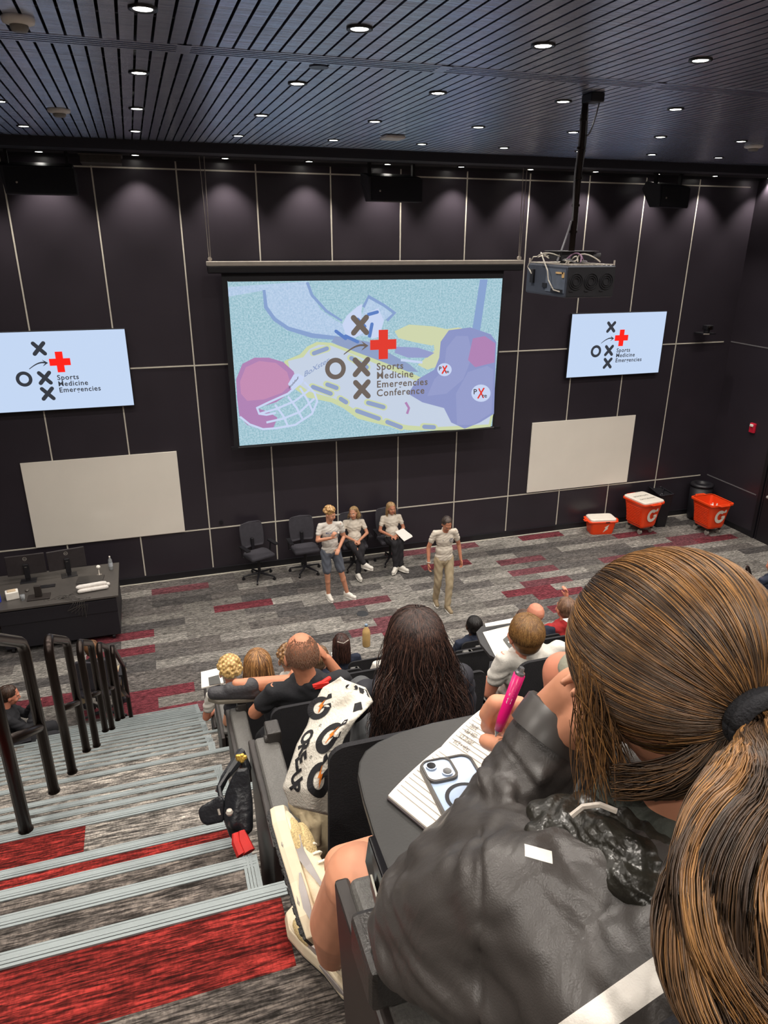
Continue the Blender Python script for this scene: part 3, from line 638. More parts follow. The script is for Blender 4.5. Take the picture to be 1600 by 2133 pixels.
# ------------------------------------------------------------------ office chairs
m_fab = mat('chair_fabric_charcoal', '#35333a', .9, bump=.3, bs=250)
def office_chair():
    r = empty('office_chair', (0, 0, 0))                       # faces -Y
    mb = MB(); rings = []
    for z, hw, yy in ((.58, .19, .2), (.62, .225, .215), (.8, .24, .235), (.95, .235, .26), (1.02, .215, .275), (1.045, .17, .28)):
        rings.append([(-hw, yy - .05, z), (0, yy, z), (hw, yy - .05, z), (hw, yy - .02, z), (0, yy + .035, z), (-hw, yy - .02, z)])
    mb.loft(rings); mb.build('backrest', m_fab, r, smooth=False, bevel=.012)
    mb = MB(); mb.prism([(-.24, -.22, .45), (.24, -.22, .45), (.25, .1, .45), (.2, .2, .45), (-.2, .2, .45), (-.25, .1, .45)], (0, 0, .07)); mb.build('seat', m_fab, r, bevel=.03, bseg=3)
    MB().box((-.03, .18, .42), (.03, .24, .75)).build('back_support', m_black, r, bevel=.01)
    MB().cyl((0, 0, .12), (0, 0, .45), .028).cyl((0, 0, .4), (0, 0, .45), .09).build('gas_lift', m_black, r)
    for s in (-1, 1):
        MB().tube([(s * .2, .08, .45), (s * .29, .08, .47), (s * .3, .06, .66), (s * .29, -.02, .675)], .014, 8).box((s * .29 - .04, -.2, .665), (s * .29 + .04, .1, .695)).build('armrest', m_black, r, bevel=.006)
    for k in range(5):
        a = 2 * PI * k / 5 + .3; c, s_ = math.cos(a), math.sin(a)
        MB().tube([(0, 0, .12), (.3 * c, .3 * s_, .075)], [.026, .014], 8).build('base_arm', m_black, r)
        MB().cyl((.3 * c - .012 * s_, .3 * s_ + .012 * c, .03), (.3 * c + .012 * s_, .3 * s_ - .012 * c, .03), .03, seg=12).cyl((.3 * c, .3 * s_, .03), (.3 * c, .3 * s_, .08), .01).build('castor', m_black, r)
    return r
oc = office_chair()
for i, (x, y, rz, lb) in enumerate(((3.24, -.44, .35, 'empty charcoal office chair at the left end of the row by the wall'), (4.12, -.42, 0.05, 'empty charcoal office chair behind the standing person in shorts'),
        (5.05, -.5, -.05, 'charcoal office chair under the seated woman turning her head'), (5.8, -.47, .0, 'charcoal office chair under the seated woman with long blonde hair and paper'))):
    o = oc if i == 0 else dup(oc); o.location = (x, y, 0); o.rotation_euler = (0, 0, rz); tag(o, lb, 'office chair', 'office chairs along the front wall')
o = dup(oc, (.62, -4.08, 0), PI - .1, 'dark swivel chair at the foot of the steps, seen from behind between the handrail posts', 'swivel chairs at the foot of the steps'); o['category'] = 'office chair'
o = dup(oc, (-.3, -5.0, 0), PI / 2 + .2, 'dark swivel chair at the left photo edge under the man with folded hands', 'swivel chairs at the foot of the steps'); o['category'] = 'office chair'

# ------------------------------------------------------------------ orange carts, cooler, bins
m_or = mat('orange_plastic', '#f0471a', .38, var=.05, vs=4); m_wl = mat('lid_white', '#e4ddd2', .45, var=.04); m_whk = mat('wheel_grey', '#8f8b84', .4); m_tyre = mat('castor_dark', '#22201f', .6)
def rrect(hx, hy, r, z, n=4):
    o = []
    for cx, cy, a0 in ((hx - r, hy - r, 0), (-hx + r, hy - r, PI / 2), (-hx + r, -hy + r, PI), (hx - r, -hy + r, 1.5 * PI)):
        for k in range(n + 1): t = a0 + PI / 2 * k / n; o.append(Vector((cx + r * math.cos(t), cy + r * math.sin(t), z)))
    return o
def g_mark(mb, fn, s, mw, mo):
    f = lambda x, y: fn(x * s, y * s)
    n = 22; L = []
    for k in range(n + 1):
        t = math.radians(42 + 300 * k / n); L.append((mb.bm.verts.new(f(.5 * math.cos(t), .56 * math.sin(t))), mb.bm.verts.new(f(.24 * math.cos(t), .29 * math.sin(t)))))
    for a, b in zip(L, L[1:]): mb.face([a[0], b[0], b[1], a[1]], mw)
    poly(mb, [(.24, -.22), (.5, -.22), (.5, .06), (.1, .06), (.1, -.08), (.24, -.08)], f, mw)
    poly(mb, [(.28, .3), (.56, .34), (.56, .58), (.42, .56)], f, mw)
    f2 = lambda x, y: fn(x * s, y * s) + Vector((0, 0, 0))
    h = lambda x, y: fn(x * s, y * s, 1)
    poly(mb, [(-.1, -.25), (.06, .05), (-.02, .08), (.3, .34), (.14, .1), (.22, .06)], h, mo)
def cart(p, rz, lab, lid):
    r = empty('drink_cart', p, rz, lab, 'cart', 'orange plastic carts on castors')
    mb = MB(); tap = [(.19, .23, .16), (.20, .25, .2), (.235, .285, .5), (.26, .31, .66), (.27, .32, .72)]
    out = [rrect(a, b, .07, z) for a, b, z in tap]; inn = [rrect(a - .018, b - .018, .06, z) for a, b, z in tap[::-1]] + [rrect(.16, .2, .05, .2)]
    mb.loft(out + inn, caps=True)
    for k in range(11):
        z = .24 + .036 * k; a = .2 + .035 * (z - .2) / .3; b = .25 + .035 * (z - .2) / .3; q = rrect(a + .004, b + .004, .07, z); sel = q[2:9]
        for sgn in (-1, 1):
            mb.tube([(sgn * (a + .008), y, z) for y in (-.21, .21)], .012, 6)
    mb.build('cart_body', m_or, r)
    mb = MB(); o1 = rrect(.30, .35, .08, .70); i1 = rrect(.262, .312, .06, .70); o2 = rrect(.30, .35, .08, .735); i2 = rrect(.262, .312, .06, .735); mb.loft([i1, o1, o2, i2], caps=False)
    for s in (-1, 1):
        mb.tube([(-.12, s * .33, .72), (-.1, s * .4, .725), (.1, s * .4, .725), (.12, s * .33, .72)], .02, 8)
    mb.build('rim', m_or, r, smooth=False)
    for sx in (-1, 1):
        for sy in (-1, 1):
            c_ = MB().box((sx * .15 - .02, sy * .18 - .02, .1), (sx * .15 + .02, sy * .18 + .02, .165)).build('castor', m_tyre, r)
            MB().cyl((sx * .15 - .018, sy * .18 + .02, .055), (sx * .15 + .018, sy * .18 + .02, .055), .055, seg=20).build('wheel', m_whk, c_)
    mb = MB(); g_mark(mb, lambda x, y, k=0: Vector((x, -.262 - .02 - .07 * ((y + .45) - .28) * 1.0 - .003 - .002 * k, y + .45)), .26, 0, 1)
    mb.build('printed_mark', [m_wl, mat('bolt_red', '#b5361f', .5)], r)
    if lid:
        mb = MB(); mb.loft([rrect(.285, .335, .08, .738), rrect(.285, .335, .08, .765), rrect(.27, .32, .07, .775)]); lo = mb.build('lid', m_wl, r)
        mb = MB(); put_text(mb, 'GATORADE', lambda x, y: Vector((x, y - .12, .7762)), .075, 0, bold=.003, align='CENTER'); put_text(mb, 'GATORADE', lambda x, y: Vector((-x, -y + .12, .7762)), .075, 0, bold=.003, align='CENTER')
        mb.build('lid_lettering', mat('lid_grey', '#8d8980', .6), lo)
    return r
cart((11.52, -.56, 0), .12, 'orange wheeled cart with a white lid between the small cooler and the slim bin', True)
cart((12.90, -1.05, 0), .0, 'open orange wheeled cart without a lid, by the right wall corner', False)
t = empty('ice_chest', (10.64, -.36, 0), -.2, 'small orange cooler with a white lid on the carpet under the right board', 'cooler')
MB().loft([rrect(.24, .15, .06, .0), rrect(.25, .16, .06, .04), rrect(.285, .19, .07, .27)]).build('cooler_body', m_or, t)
MB().loft([rrect(.33, .2, .07, .27), rrect(.335, .21, .07, .3), rrect(.3, .2, .07, .31)]).tube([(-.33, -.05, .285), (-.37, -.04, .285), (-.37, .04, .285), (-.33, .05, .285)], .014).tube([(.33, -.05, .285), (.37, -.04, .285), (.37, .04, .285), (.33, .05, .285)], .014).build('cooler_rim', m_or, t)
MB().loft([rrect(.29, .19, .07, .31), rrect(.29, .19, .07, .345), rrect(.27, .17, .06, .36)]).build('lid', m_wl, t)
mb = MB(); poly(mb, [(-.0, .05), (.05, .16), (.02, .17), (.12, .24), (.09, .15), (.11, .14)], lambda x, y: Vector((x, -.16 - .03 * (y - .04) / .23 - .006, y))); mb.build('printed_bolt', m_wl, t)
MB().box((.03, -.215, .285), (.12, -.2, .305)).build('latch', m_tyre, t)
t = empty('slim_waste_bin', (12.13, -.33, 0), -.12, 'slim black waste bin lined with a black bag, right of the lidded orange cart', 'waste bin')
MB().loft([rrect(.12, .2, .03, 0), rrect(.15, .26, .03, .76)]).build('bin_body', mat('bin_black', '#15141a', .5), t)
blob(MB().tube([(-.15, -.26, .76), (.15, -.26, .78), (.16, .26, .77), (-.15, .26, .8), (-.16, -.24, .76)], .022, 8).cap((-.1, -.2, .78), (.12, .1, .79), .03, .02), 'bin_bag', mat('bag_black', '#1d1c22', .22, bump=1, bs=40), t, voxel=.012, smooth=1)
t = empty('round_waste_bin', (13.24, -.3, 0), 0, 'tall round black waste bin in the corner behind the open orange cart', 'waste bin')
MB().lathe([(.2, 0), (.22, .1), (.24, .78)], seg=24).build('bin_body', mat('bin_black', '#15141a', .5), t, smooth=True)
MB().lathe([(.25, .78), (.26, .82), (.22, .85), (.13, .84), (.12, .80)], seg=24).build('bin_lid', mat('bin_lid_black', '#1e1d22', .35), t, smooth=True)
for k, (dx, dy) in enumerate(((-.06, -.05), (.03, .0), (.09, -.06))):
    t = empty('plastic_bottle', (12.90 + dx, -1.05 + dy, .45), label=['clear bottle lying at the left in the open orange cart', 'clear bottle in the middle of the open orange cart', 'clear bottle at the right in the open orange cart'][k], cat='bottle', group='bottles in the open cart')
    MB().lathe([(.03, 0), (.03, .14), (.012, .19)], seg=12).build('bottle_body', mat('cloudy_plastic', '#e8dcd8', .3), t, smooth=True); MB().cyl((0, 0, .19), (0, 0, .21), .014, seg=10).build('cap', m_white, t)
# wall sockets
for k, (q, lb) in enumerate((((461, 1087), 'small round black socket on the front wall left of the row of office chairs'),)):
    p = onY(q[0], q[1], 0); tag(MB().cyl((p.x, -.03, p.z), (p.x, 0, p.z), .035).cyl((p.x, -.04, p.z), (p.x, -.03, p.z), .012).build('wall_socket', m_black), lb, 'socket')
# handrail at the right side of the stage
t = empty('handrail', (11.5, -3.2, 0), label='low black handrail with a rounded end at the right edge, beyond the ponytail', cat='handrail')
MB().tube([(10.9, -4.2, .0), (10.9, -4.2, .75), (10.88, -4.22, .84), (10.8, -4.32, .88), (9.9, -5.5, .95)], .022, 10).build('rail', m_rail, t, world=True)

# ------------------------------------------------------------------ handrails of the aisle
XRL = .97
rails = [((-10.24, 3.70), (-9.60, 3.36)), ((-9.03, 3.02), (-8.38, 2.68)), ((-7.88, 2.34), (-7.22, 2.0)), ((-6.72, 1.66), (-6.10, 1.32)), ((-5.58, .98), (-4.5, .15))]
rl = ['nearest', 'second', 'third', 'fourth', 'fifth and farthest']
for k, ((ya, za), (yb, zb)) in enumerate(rails):
    t = empty('handrail', (XRL, ya, za), label='dark bronze stair handrail, %s of the five down the middle of the aisle' % rl[k], cat='handrail', group='handrails down the aisle')
    H = .88; yt = yb - .02; zt = zb + H; y0 = ya; z0 = za + H - .03
    mb = MB(); pts = [(XRL, ya, za), (XRL, ya, z0 - .06)]
    dv = Vector((0, yt - ya, zt - z0 - .03)).normalized(); c = Vector((XRL, ya, z0 - .06))
    for i in range(1, 9):
        a = PI * .5 * i / 8 * 1.25; pts.append((XRL, ya + .07 * (1 - math.cos(a)), z0 - .06 + .07 * math.sin(a)))
    pts += [(XRL, yt - .05, zt + .03), (XRL, yt - .01, zt), (XRL, yb, zt - .05), (XRL, yb, zb)]
    mb.tube(pts, .026, 12); mb.build('rail', m_rail, t, world=True, smooth=True)
    MB().cyl((XRL, ya, za), (XRL, ya, za + .006), .03).cyl((XRL, yb, zb), (XRL, yb, zb + .006), .03).build('floor_flange', m_rail, t, world=True)
    zm = .42; MB().tube([(XRL, ya, za + zm + .03), (XRL, yb - .05, zb + zm + .0), (XRL, yb, zb + zm - .02)], .021, 10).build('lower_rail', m_rail, t, world=True, smooth=True)
# ------------------------------------------------------------------ people
def skin(name, c, lips='#a85f55'):
    return [mat('skin_' + name, c, .55, var=.06, vs=25), mat('lips_' + name, lips, .5, var=0), mat('eye_white', '#d9d2ca', .3, var=0), mat('iris_dark', '#2b1d16', .2, var=0), mat('brow_' + name, '#5b4330', .8, var=0)]
def head_prims(mb, H, Rh, s=1.0, fine=False, seg=14):
    T = lambda v: H + Rh @ (Vector(v) * s)
    def e(c, r, rot=None): mb.sph(T(c), tuple(x * s for x in r), seg, R=Rh if rot is None else Rh @ rot)
    e((0, -.012, .035), (.076, .095, .085)); e((0, .03, -.035), (.058, .062, .078)); e((0, .05, -.082), (.034, .034, .028)); e((0, .02, .0), (.07, .075, .07))
    mb.cap(T((0, .088, .012)), T((0, .104, -.022)), .009 * s, .014 * s, 8); e((.012, .095, -.028), (.009, .01, .007)); e((-.012, .095, -.028), (.009, .01, .007))
    e((0, .086, -.052), (.024, .012, .012)); e((0, .078, .028), (.05, .018, .012))
    for k in (-1, 1):
        e((k * .078, -.008, -.008), (.012, .019, .032)); e((k * .042, .062, -.03), (.022, .026, .028))
def face_paint(H, Rh, s=1.0):
    Ri = Rh.inverted()
    def f(c):
        v = (Ri @ (Vector(c) - H)) / s
        if v.y < .055: return 0
        if abs(v.x) < .024 and abs(v.z + .052) < .0095: return 1
        for k in (-1, 1):
            dx, dz_ = v.x - k * .031, v.z - .002
            if dx * dx + (dz_ * 1.6) ** 2 < .005 ** 2: return 3
            if dx * dx + (dz_ * 1.9) ** 2 < .0125 ** 2: return 2
            if abs(dx) < .019 and abs(v.z - .022) < .0042: return 4
        return 0
    return f
def hand_prims(mb, Wp, d, n, side, curl=.5, s=1.0, seg=7):
    """wrist point, finger direction d, palm normal n (the way fingers curl), side +1/-1 for the thumb"""
    d = Vector(d).normalized(); n = Vector(n); n = (n - d * n.dot(d)).normalized(); t = d.cross(n) * side
    palm = Wp + d * .045 * s
    R = Matrix((t, d, n)).transposed()
    mb.sph(palm, (.038 * s, .05 * s, .016 * s), 12, R=R)
    for k, (off, L) in enumerate(((.028, .068), (.0095, .078), (-.0095, .072), (-.027, .056))):
        p = Wp + d * .085 * s + t * off * s; a = 0; q = p
        for j, f in enumerate((.42, .32, .26)):
            a += curl * (.7 + .5 * j) * (1 + .1 * k); dd = d * math.cos(a) + n * math.sin(a); q2 = q + dd * L * f * s; r = (.0088 - .0012 * j) * s
            mb.cap(q, q2, r, r * .9, seg); q = q2
        mb.cap(Wp + d * .03 * s + t * off * .7 * s, p, .011 * s, .009 * s, seg)
    b = Wp + d * .02 * s + t * .026 * s; m_ = b + (d * .55 + t * .75 + n * .35).normalized() * .034 * s; e_ = m_ + (d * .85 + t * .25 + n * (.3 + curl * .5)).normalized() * .03 * s
    mb.cap(b, m_, .013 * s, .0105 * s, seg); mb.cap(m_, e_, .0105 * s, .0085 * s, seg)

def stand_j(h=1.75):
    k = h / 1.75
    J = dict(pelvis=(0, 0, .93), waist=(0, 0, 1.08), chest=(0, .0, 1.28), neck=(0, -.01, 1.46), head=(0, .02, 1.615),
             shL=(-.18, 0, 1.41), shR=(.18, 0, 1.41), elL=(-.24, -.02, 1.14), elR=(.24, -.02, 1.14), wrL=(-.25, .06, .9), wrR=(.25, .06, .9),
             hipL=(-.09, 0, .92), hipR=(.09, 0, .92), knL=(-.1, .02, .5), knR=(.1, .02, .5), anL=(-.1, -.02, .08), anR=(.1, -.02, .08), toL=(-.12, .14, .04), toR=(.12, .14, .04))
    return {a: Vector(b) * k for a, b in J.items()}
def sit_j():
    J = dict(pelvis=(0, .10, .51), waist=(0, .08, .65), chest=(0, .03, .83), neck=(0, -.01, .98), head=(0, .02, 1.11),
             shL=(-.165, .0, .93), shR=(.165, .0, .93), elL=(-.22, .05, .70), elR=(.22, .05, .70), wrL=(-.12, .26, .62), wrR=(.12, .26, .62),
             hipL=(-.09, .11, .51), hipR=(.09, .11, .51), knL=(-.11, .44, .51), knR=(.11, .44, .51), anL=(-.11, .42, .09), anR=(.11, .42, .09), toL=(-.12, .56, .04), toR=(.12, .56, .04))
    return {a: Vector(b) for a, b in J.items()}
def person(name, loc, rz, J, lab, sk, shirt, legs, hair=None, shoe=None, sole=None, sleeve='short', fem=False, head_yaw=0, head_pitch=0, head_roll=0, short_leg=False, voxel=.008, curl=.5,
           hd=None, hn=None, cat='person', grp=None, vclo=.011, hs=1.0, bald=False, group=None):
    r = empty(name, loc, rz, lab, cat, group)
    J = {k: Vector(v) for k, v in J.items()}
    Rh = Euler((head_pitch, head_roll, head_yaw), 'XYZ').to_matrix(); H = J['head']; g = .88 if fem else 1.0
    mb = MB(); head_prims(mb, H, Rh, hs)
    mb.cap(J['neck'] + Vector((0, 0, -.04)), H + Rh @ Vector((0, -.015, -.05)), .056 * g, .05 * g)
    mb.cap(J['neck'] + Vector((0, 0, -.05)), J['shL'], .05 * g, .045 * g).cap(J['neck'] + Vector((0, 0, -.05)), J['shR'], .05 * g, .045 * g)
    mb.sph(J['chest'], (.145 * g, .095, .16), 14).sph(J['waist'], (.125 * g, .09, .13), 14).sph(J['pelvis'], (.14, .1, .12), 14)
    for s in 'LR':
        mb.cap(J['sh' + s], J['el' + s], .047 * g, .036 * g).cap(J['el' + s], J['wr' + s], .037 * g, .025 * g)
        mb.cap(J['hip' + s], J['kn' + s], .078, .052).cap(J['kn' + s], J['an' + s], .052, .036)
        c_ = J['kn' + s].lerp(J['an' + s], .3); mb.sph(c_, (.052, .056, .09), 10)
        mb.cap(J['an' + s], J['an' + s].lerp(J['to' + s], .35) - Vector((0, 0, .012)), .034, .026)
        fd = (hd or {}).get(s) or (J['wr' + s] - J['el' + s]); nn = (hn or {}).get(s) or Vector((0.3 if s == 'L' else -.3, .2, -.6) if abs(Vector(fd).normalized().z) < .8 else (1 if s == 'L' else -1, .2, 0))
        d_ = Vector(fd).normalized(); n_ = Vector(nn); n_ = (n_ - d_ * n_.dot(d_)).normalized(); sd = 1 if (d_.cross(n_)).dot(Vector((0, .6, 1))) > 0 else -1
        hand_prims(mb, J['wr' + s], d_, n_, sd, curl, s=.95 if fem else 1.02)
    blob(mb, 'body', sk, r, voxel, 2, face_paint(H, Rh, hs))
    # shirt
    if shirt is not None:
        mb = MB(); o = .016
        mb.sph(J['chest'], (.158 * g + .004, .112, .17), 14).sph(J['waist'], (.154 * g, .114, .15), 14).sph(J['pelvis'] + Vector((0, 0, .03)), (.162 if not fem else .15, .118, .13), 14).cap(J['waist'] + Vector((0, .0, .02)), J['pelvis'] + Vector((0, 0, .05)), .115, .115)
        mb.cap(J['neck'] + Vector((0, 0, -.055)), J['shL'], .06 * g, .05 * g).cap(J['neck'] + Vector((0, 0, -.055)), J['shR'], .06 * g, .05 * g)
        mb.cap(J['neck'] + Vector((0, -.01, -.05)), J['neck'] + Vector((0, -.008, .005)), .064, .062)
        for s in 'LR':
            if sleeve == 'short': mb.cap(J['sh' + s], J['sh' + s].lerp(J['el' + s], .55), .052 * g, .053 * g)
            else: mb.cap(J['sh' + s], J['el' + s], .062 * g, .05 * g).cap(J['el' + s], J['el' + s].lerp(J['wr' + s], .95), .05 * g, .036 * g)
        blob(mb, 'shirt', shirt, r, vclo, 3, disp=lambda c: .0045 * np.sin(c[:, 0] * 31 + 7 * np.sin(c[:, 2] * 19)) * np.sin(c[:, 2] * 24 + 4 * np.sin(c[:, 0] * 11)))
    if legs is not None:
        mb = MB(); mb.sph(J['pelvis'] + Vector((0, 0, -.02)), (.15, .11, .12), 14)
        for s in 'LR':
            if short_leg: mb.cap(J['hip' + s], J['hip' + s].lerp(J['kn' + s], .82), .094, .082)
            else: mb.cap(J['hip' + s], J['kn' + s], .09, .068).cap(J['kn' + s], J['kn' + s].lerp(J['an' + s], .95), .068, .054)
        blob(mb, 'trousers' if not short_leg else 'shorts', legs, r, vclo, 3, disp=lambda c: .004 * np.sin(c[:, 2] * 40 + 5 * np.sin(c[:, 0] * 20)))
    if shoe is not None:
        for s in 'LR':
            d = (J['to' + s] - J['an' + s]); d.z = 0 if abs(d.z) < .1 else d.z; d.normalize(); a = J['an' + s]; up = Vector((0, 0, 1)) if abs(d.z) < .6 else Vector((0, -1, 0)); b0 = a - up * .045
            mb = MB(); mb.cap(b0 - d * .035, b0 + d * .165, .043, .037).cap(b0 - d * .03 + up * .035, b0 + d * .08 + up * .018, .046, .04)
            so = blob(mb, 'shoe', shoe, r, .009, 2)
            MB().prism([b0 + d * x * 1.0 + d.cross(up) * y - up * .047 for x, y in ((-.075, -.02), (-.07, .025), (.0, .038), (.12, .045), (.195, .02), (.2, -.01), (.14, -.042), (0, -.035))], up * .024).build('sole', sole or mat('sole_white', '#e6e2da', .6), so, bevel=.006)
    if hair: hair(r, H, Rh, hs)
    return r

def strands(name, parent, paths, rad, mats, seg=4, world=False, mi=None):
    """many hair strands as one mesh: paths (n, k, 3) array, per-strand material index"""
    n, k, _ = paths.shape
    d = np.gradient(paths, axis=1); d /= np.linalg.norm(d, axis=2, keepdims=True) + 1e-9
    ref = np.array([.3, .5, .81]); x = np.cross(d, ref); x /= np.linalg.norm(x, axis=2, keepdims=True) + 1e-9; y = np.cross(d, x)
    prof = np.sin(np.linspace(.25, PI * .93, k)) ** .5
    rr = (rad * prof)[None, :, None] if np.isscalar(rad) else rad[:, None, None] * prof[None, :, None]
    V = np.stack([paths + rr * (math.cos(2 * PI * j / seg) * x + math.sin(2 * PI * j / seg) * y) for j in range(seg)], axis=2)
    V = V.reshape(-1, 3)
    if world:
        p = parent; L = np.zeros(3)
        while p: L += np.array(p.location); p = p.parent
        V = V - L
    idx = np.arange(n * k * seg).reshape(n, k, seg); a = idx[:, :-1, :]; b = idx[:, 1:, :]
    Fq = np.stack([a, np.roll(a, -1, 2), np.roll(b, -1, 2), b], axis=-1).reshape(-1, 4)
    me = bpy.data.meshes.new(name); me.vertices.add(len(V)); me.vertices.foreach_set('co', V.ravel())
    me.loops.add(Fq.size); me.loops.foreach_set('vertex_index', Fq.ravel()); me.polygons.add(len(Fq)); me.polygons.foreach_set('loop_start', np.arange(0, Fq.size, 4))
    me.update(calc_edges=True); me.validate()
    for m in mats: me.materials.append(m)
    mi = rng.integers(0, len(mats), n) if mi is None else mi; mi = np.repeat(mi, (k - 1) * seg)
    if len(me.polygons) == len(mi): me.polygons.foreach_set('material_index', mi.astype(np.int32))
    me.polygons.foreach_set('use_smooth', [True] * len(me.polygons))
    o = bpy.data.objects.new(name, me); COL.objects.link(o)
    if parent: o.parent = parent
    return o
def hmat(c, n=''): return mat('hair_' + c.strip('#') + n, c, .42, var=.25, vs=60, stretch=(1, 1, .15))
def hair_crown(r, H, Rh, s, cols, n=260, length=.0, spread=1.0, rad=.0022, wav=.004, part=0., side=1.0, k=16, a_end=1.9, cap=True, front=.9, r0=1.0, curtain=0):
    """hair growing from the crown, down the back and sides, optionally falling below the head"""
    if cap:
        mb = MB(); mb.sph(H + Rh @ Vector((0, -.024, .042)) * s, (.083 * s * r0, .098 * s * r0, .086 * s * r0), 16, R=Rh)
        mb.sph(H + Rh @ Vector((0, -.045, .0)) * s, (.076 * s * r0, .072 * s * r0, .085 * s * r0), 14, R=Rh)
        if length > .05:
            for x in (-.05, 0, .05): mb.cap(H + Rh @ Vector((x, -.06, -.02)) * s, H + Rh @ Vector((x * 1.1, -.075, -.02)) * s + Vector((0, 0, -length * .9)), .042, .03 + .012 * curtain)
        blob(mb, 'hair', hmat(cols[0]), r, .008, 2)
    P = np.zeros((n, k, 3)); Rn = np.array(Rh); Hn = np.array(H)
    for i in range(n):
        ph = rng.uniform(0, 2 * PI); frontness = math.sin(ph)                       # +y is the face
        ae = a_end if frontness < .35 else front
        ae *= rng.uniform(.82, 1.05); a0 = rng.uniform(.02, ae * .75)
        wv = rng.uniform(0, 6); pts = []
        nh = int(k * (.55 if length > .05 else 1.0)) if frontness < .35 else k
        for j in range(k):
            if j < nh or length <= .05:
                a = a0 + (ae - a0) * j / (nh - 1)
                lx, ly, lz = math.sin(a) * math.cos(ph), math.sin(a) * math.sin(ph), math.cos(a)
                q = np.array([.086 * lx * r0, -.026 + .102 * ly * r0, .035 + .092 * lz * r0]) * s + rng.normal(0, .0006, 3)
                p_ = Hn + Rn @ q; last = p_; dirw = Rn @ np.array([lx, ly, 0])
            else:
                f = (j - nh + 1) / (k - nh); p_ = last + np.array([0, 0, -length * f * (1 + .12 * math.sin(i))]) + dirw * (.03 * curtain * f * spread) + wav * np.array([math.sin(wv + 9 * f), math.cos(wv * 2 + 8 * f), 0]) * f * 2
            pts.append(p_)
        P[i] = pts
    return strands('hair_strands', r, P, rad, [hmat(c) for c in cols])
def H_short(cols, n=220, **k): return lambda r, H, Rh, s: hair_crown(r, H, Rh, s, cols, n, **k)
def H_long(cols, L=.22, n=300, **k): return lambda r, H, Rh, s: hair_crown(r, H, Rh, s, cols, n, length=L, curtain=k.pop('curtain', 1), **k)
def H_curly(cols, n=160, bump=.012):
    def f(r, H, Rh, s):
        mb = MB(); mb.sph(H + Rh @ Vector((0, -.02, .045)), (.085, .1, .085), 14, R=Rh); R_ = random.Random(3)
        for i in range(n):
            ph = R_.uniform(0, 2 * PI); a = R_.uniform(0, 1.15 if math.sin(ph) > .2 else 1.75); mb.sph(H + Rh @ Vector((.09 * math.sin(a) * math.cos(ph), -.02 + .105 * math.sin(a) * math.sin(ph), .045 + .1 * math.cos(a))), R_.uniform(.012, .022), 6)
        blob(mb, 'hair', [hmat(cols[0]), hmat(cols[1])], r, .006, 1, lambda c: 1 if math.sin(c.x * 150) * math.sin(c.z * 170 + c.y * 90) > .1 else 0)
    return f
cream = mat('polo_cream', '#cfc5b7', .85, bump=.15, bs=200, var=.04); tee = mat('tee_grey_white', '#c9c3bb', .85, bump=.15, bs=200, var=.05)
blk_t = mat('trousers_black', '#1d1b20', .85, var=.08); khaki = mat('trousers_khaki', '#a8987c', .85, var=.06); shorts_m = mat('shorts_slate', '#565b66', .85, var=.06); shoe_w = mat('shoe_white', '#ded9d0', .6, var=.05)
SK1 = skin('fair', '#c48a6d'); SK2 = skin('tan', '#b97c60')
# --- young man standing with the microphone
J = stand_j(1.72)
J.update(shL=Vector((-.17, 0, 1.39)), elL=Vector((-.24, .08, 1.16)), wrL=Vector((-.03, .23, 1.24)), elR=Vector((.245, .0, 1.15)), wrR=Vector((.1, .19, 1.01)),
         anL=Vector((-.06, .0, .08)), knL=Vector((-.08, .05, .49)), anR=Vector((.27, .05, .08)), knR=Vector((.17, .06, .49)), toL=Vector((-.04, .17, .04)), toR=Vector((.36, .17, .04)))
# facing the camera: local +y points to -Y world
Jm = {k: Vector((-v.x, v.y, v.z)) for k, v in J.items()}
sw = {a.replace('L', '#').replace('R', 'L').replace('#', 'R') if a[-1] in 'LR' else a: v for a, v in Jm.items()}
pr_ = person('person', (4.33, -1.62, 0), PI, sw, 'person standing in grey tee and slate shorts, speaking into a microphone', SK1, tee, shorts_m, H_curly(['#9a7448', '#c8a06a']), shoe_w, head_yaw=.75, head_pitch=-.25, short_leg=True, curl=.75,
             hd=dict(R=Vector((-.35, .15, .75))), hn=dict(R=Vector((-.5, -.3, .2))))
mb = MB(); put_text(mb, 'MICHIGAN', lambda x, y: Vector((-x * 1 - 0.0, .135 - .02 * abs(x) / .1, 1.275 + y)), .042, 0, bold=.001, align='CENTER'); put_text(mb, 'SPORTS MED', lambda x, y: Vector((-x, .136, 1.235 + y)), .022, 0, align='CENTER'); mb.build('shirt_print', mat('print_blue', '#3b4a7a', .7), pr_)
t = empty('microphone', (4.33 + .07, -1.62 - .3, 1.33), label='black handheld microphone held up by the standing person in shorts', cat='microphone')
MB().lathe([(.011, -.16), (.014, 0), (.014, .0)], seg=10).build('microphone_body', m_black, t, smooth=True); MB().sph((0, 0, .015), .024, 10).build('microphone_head', m_alu, t, smooth=True)
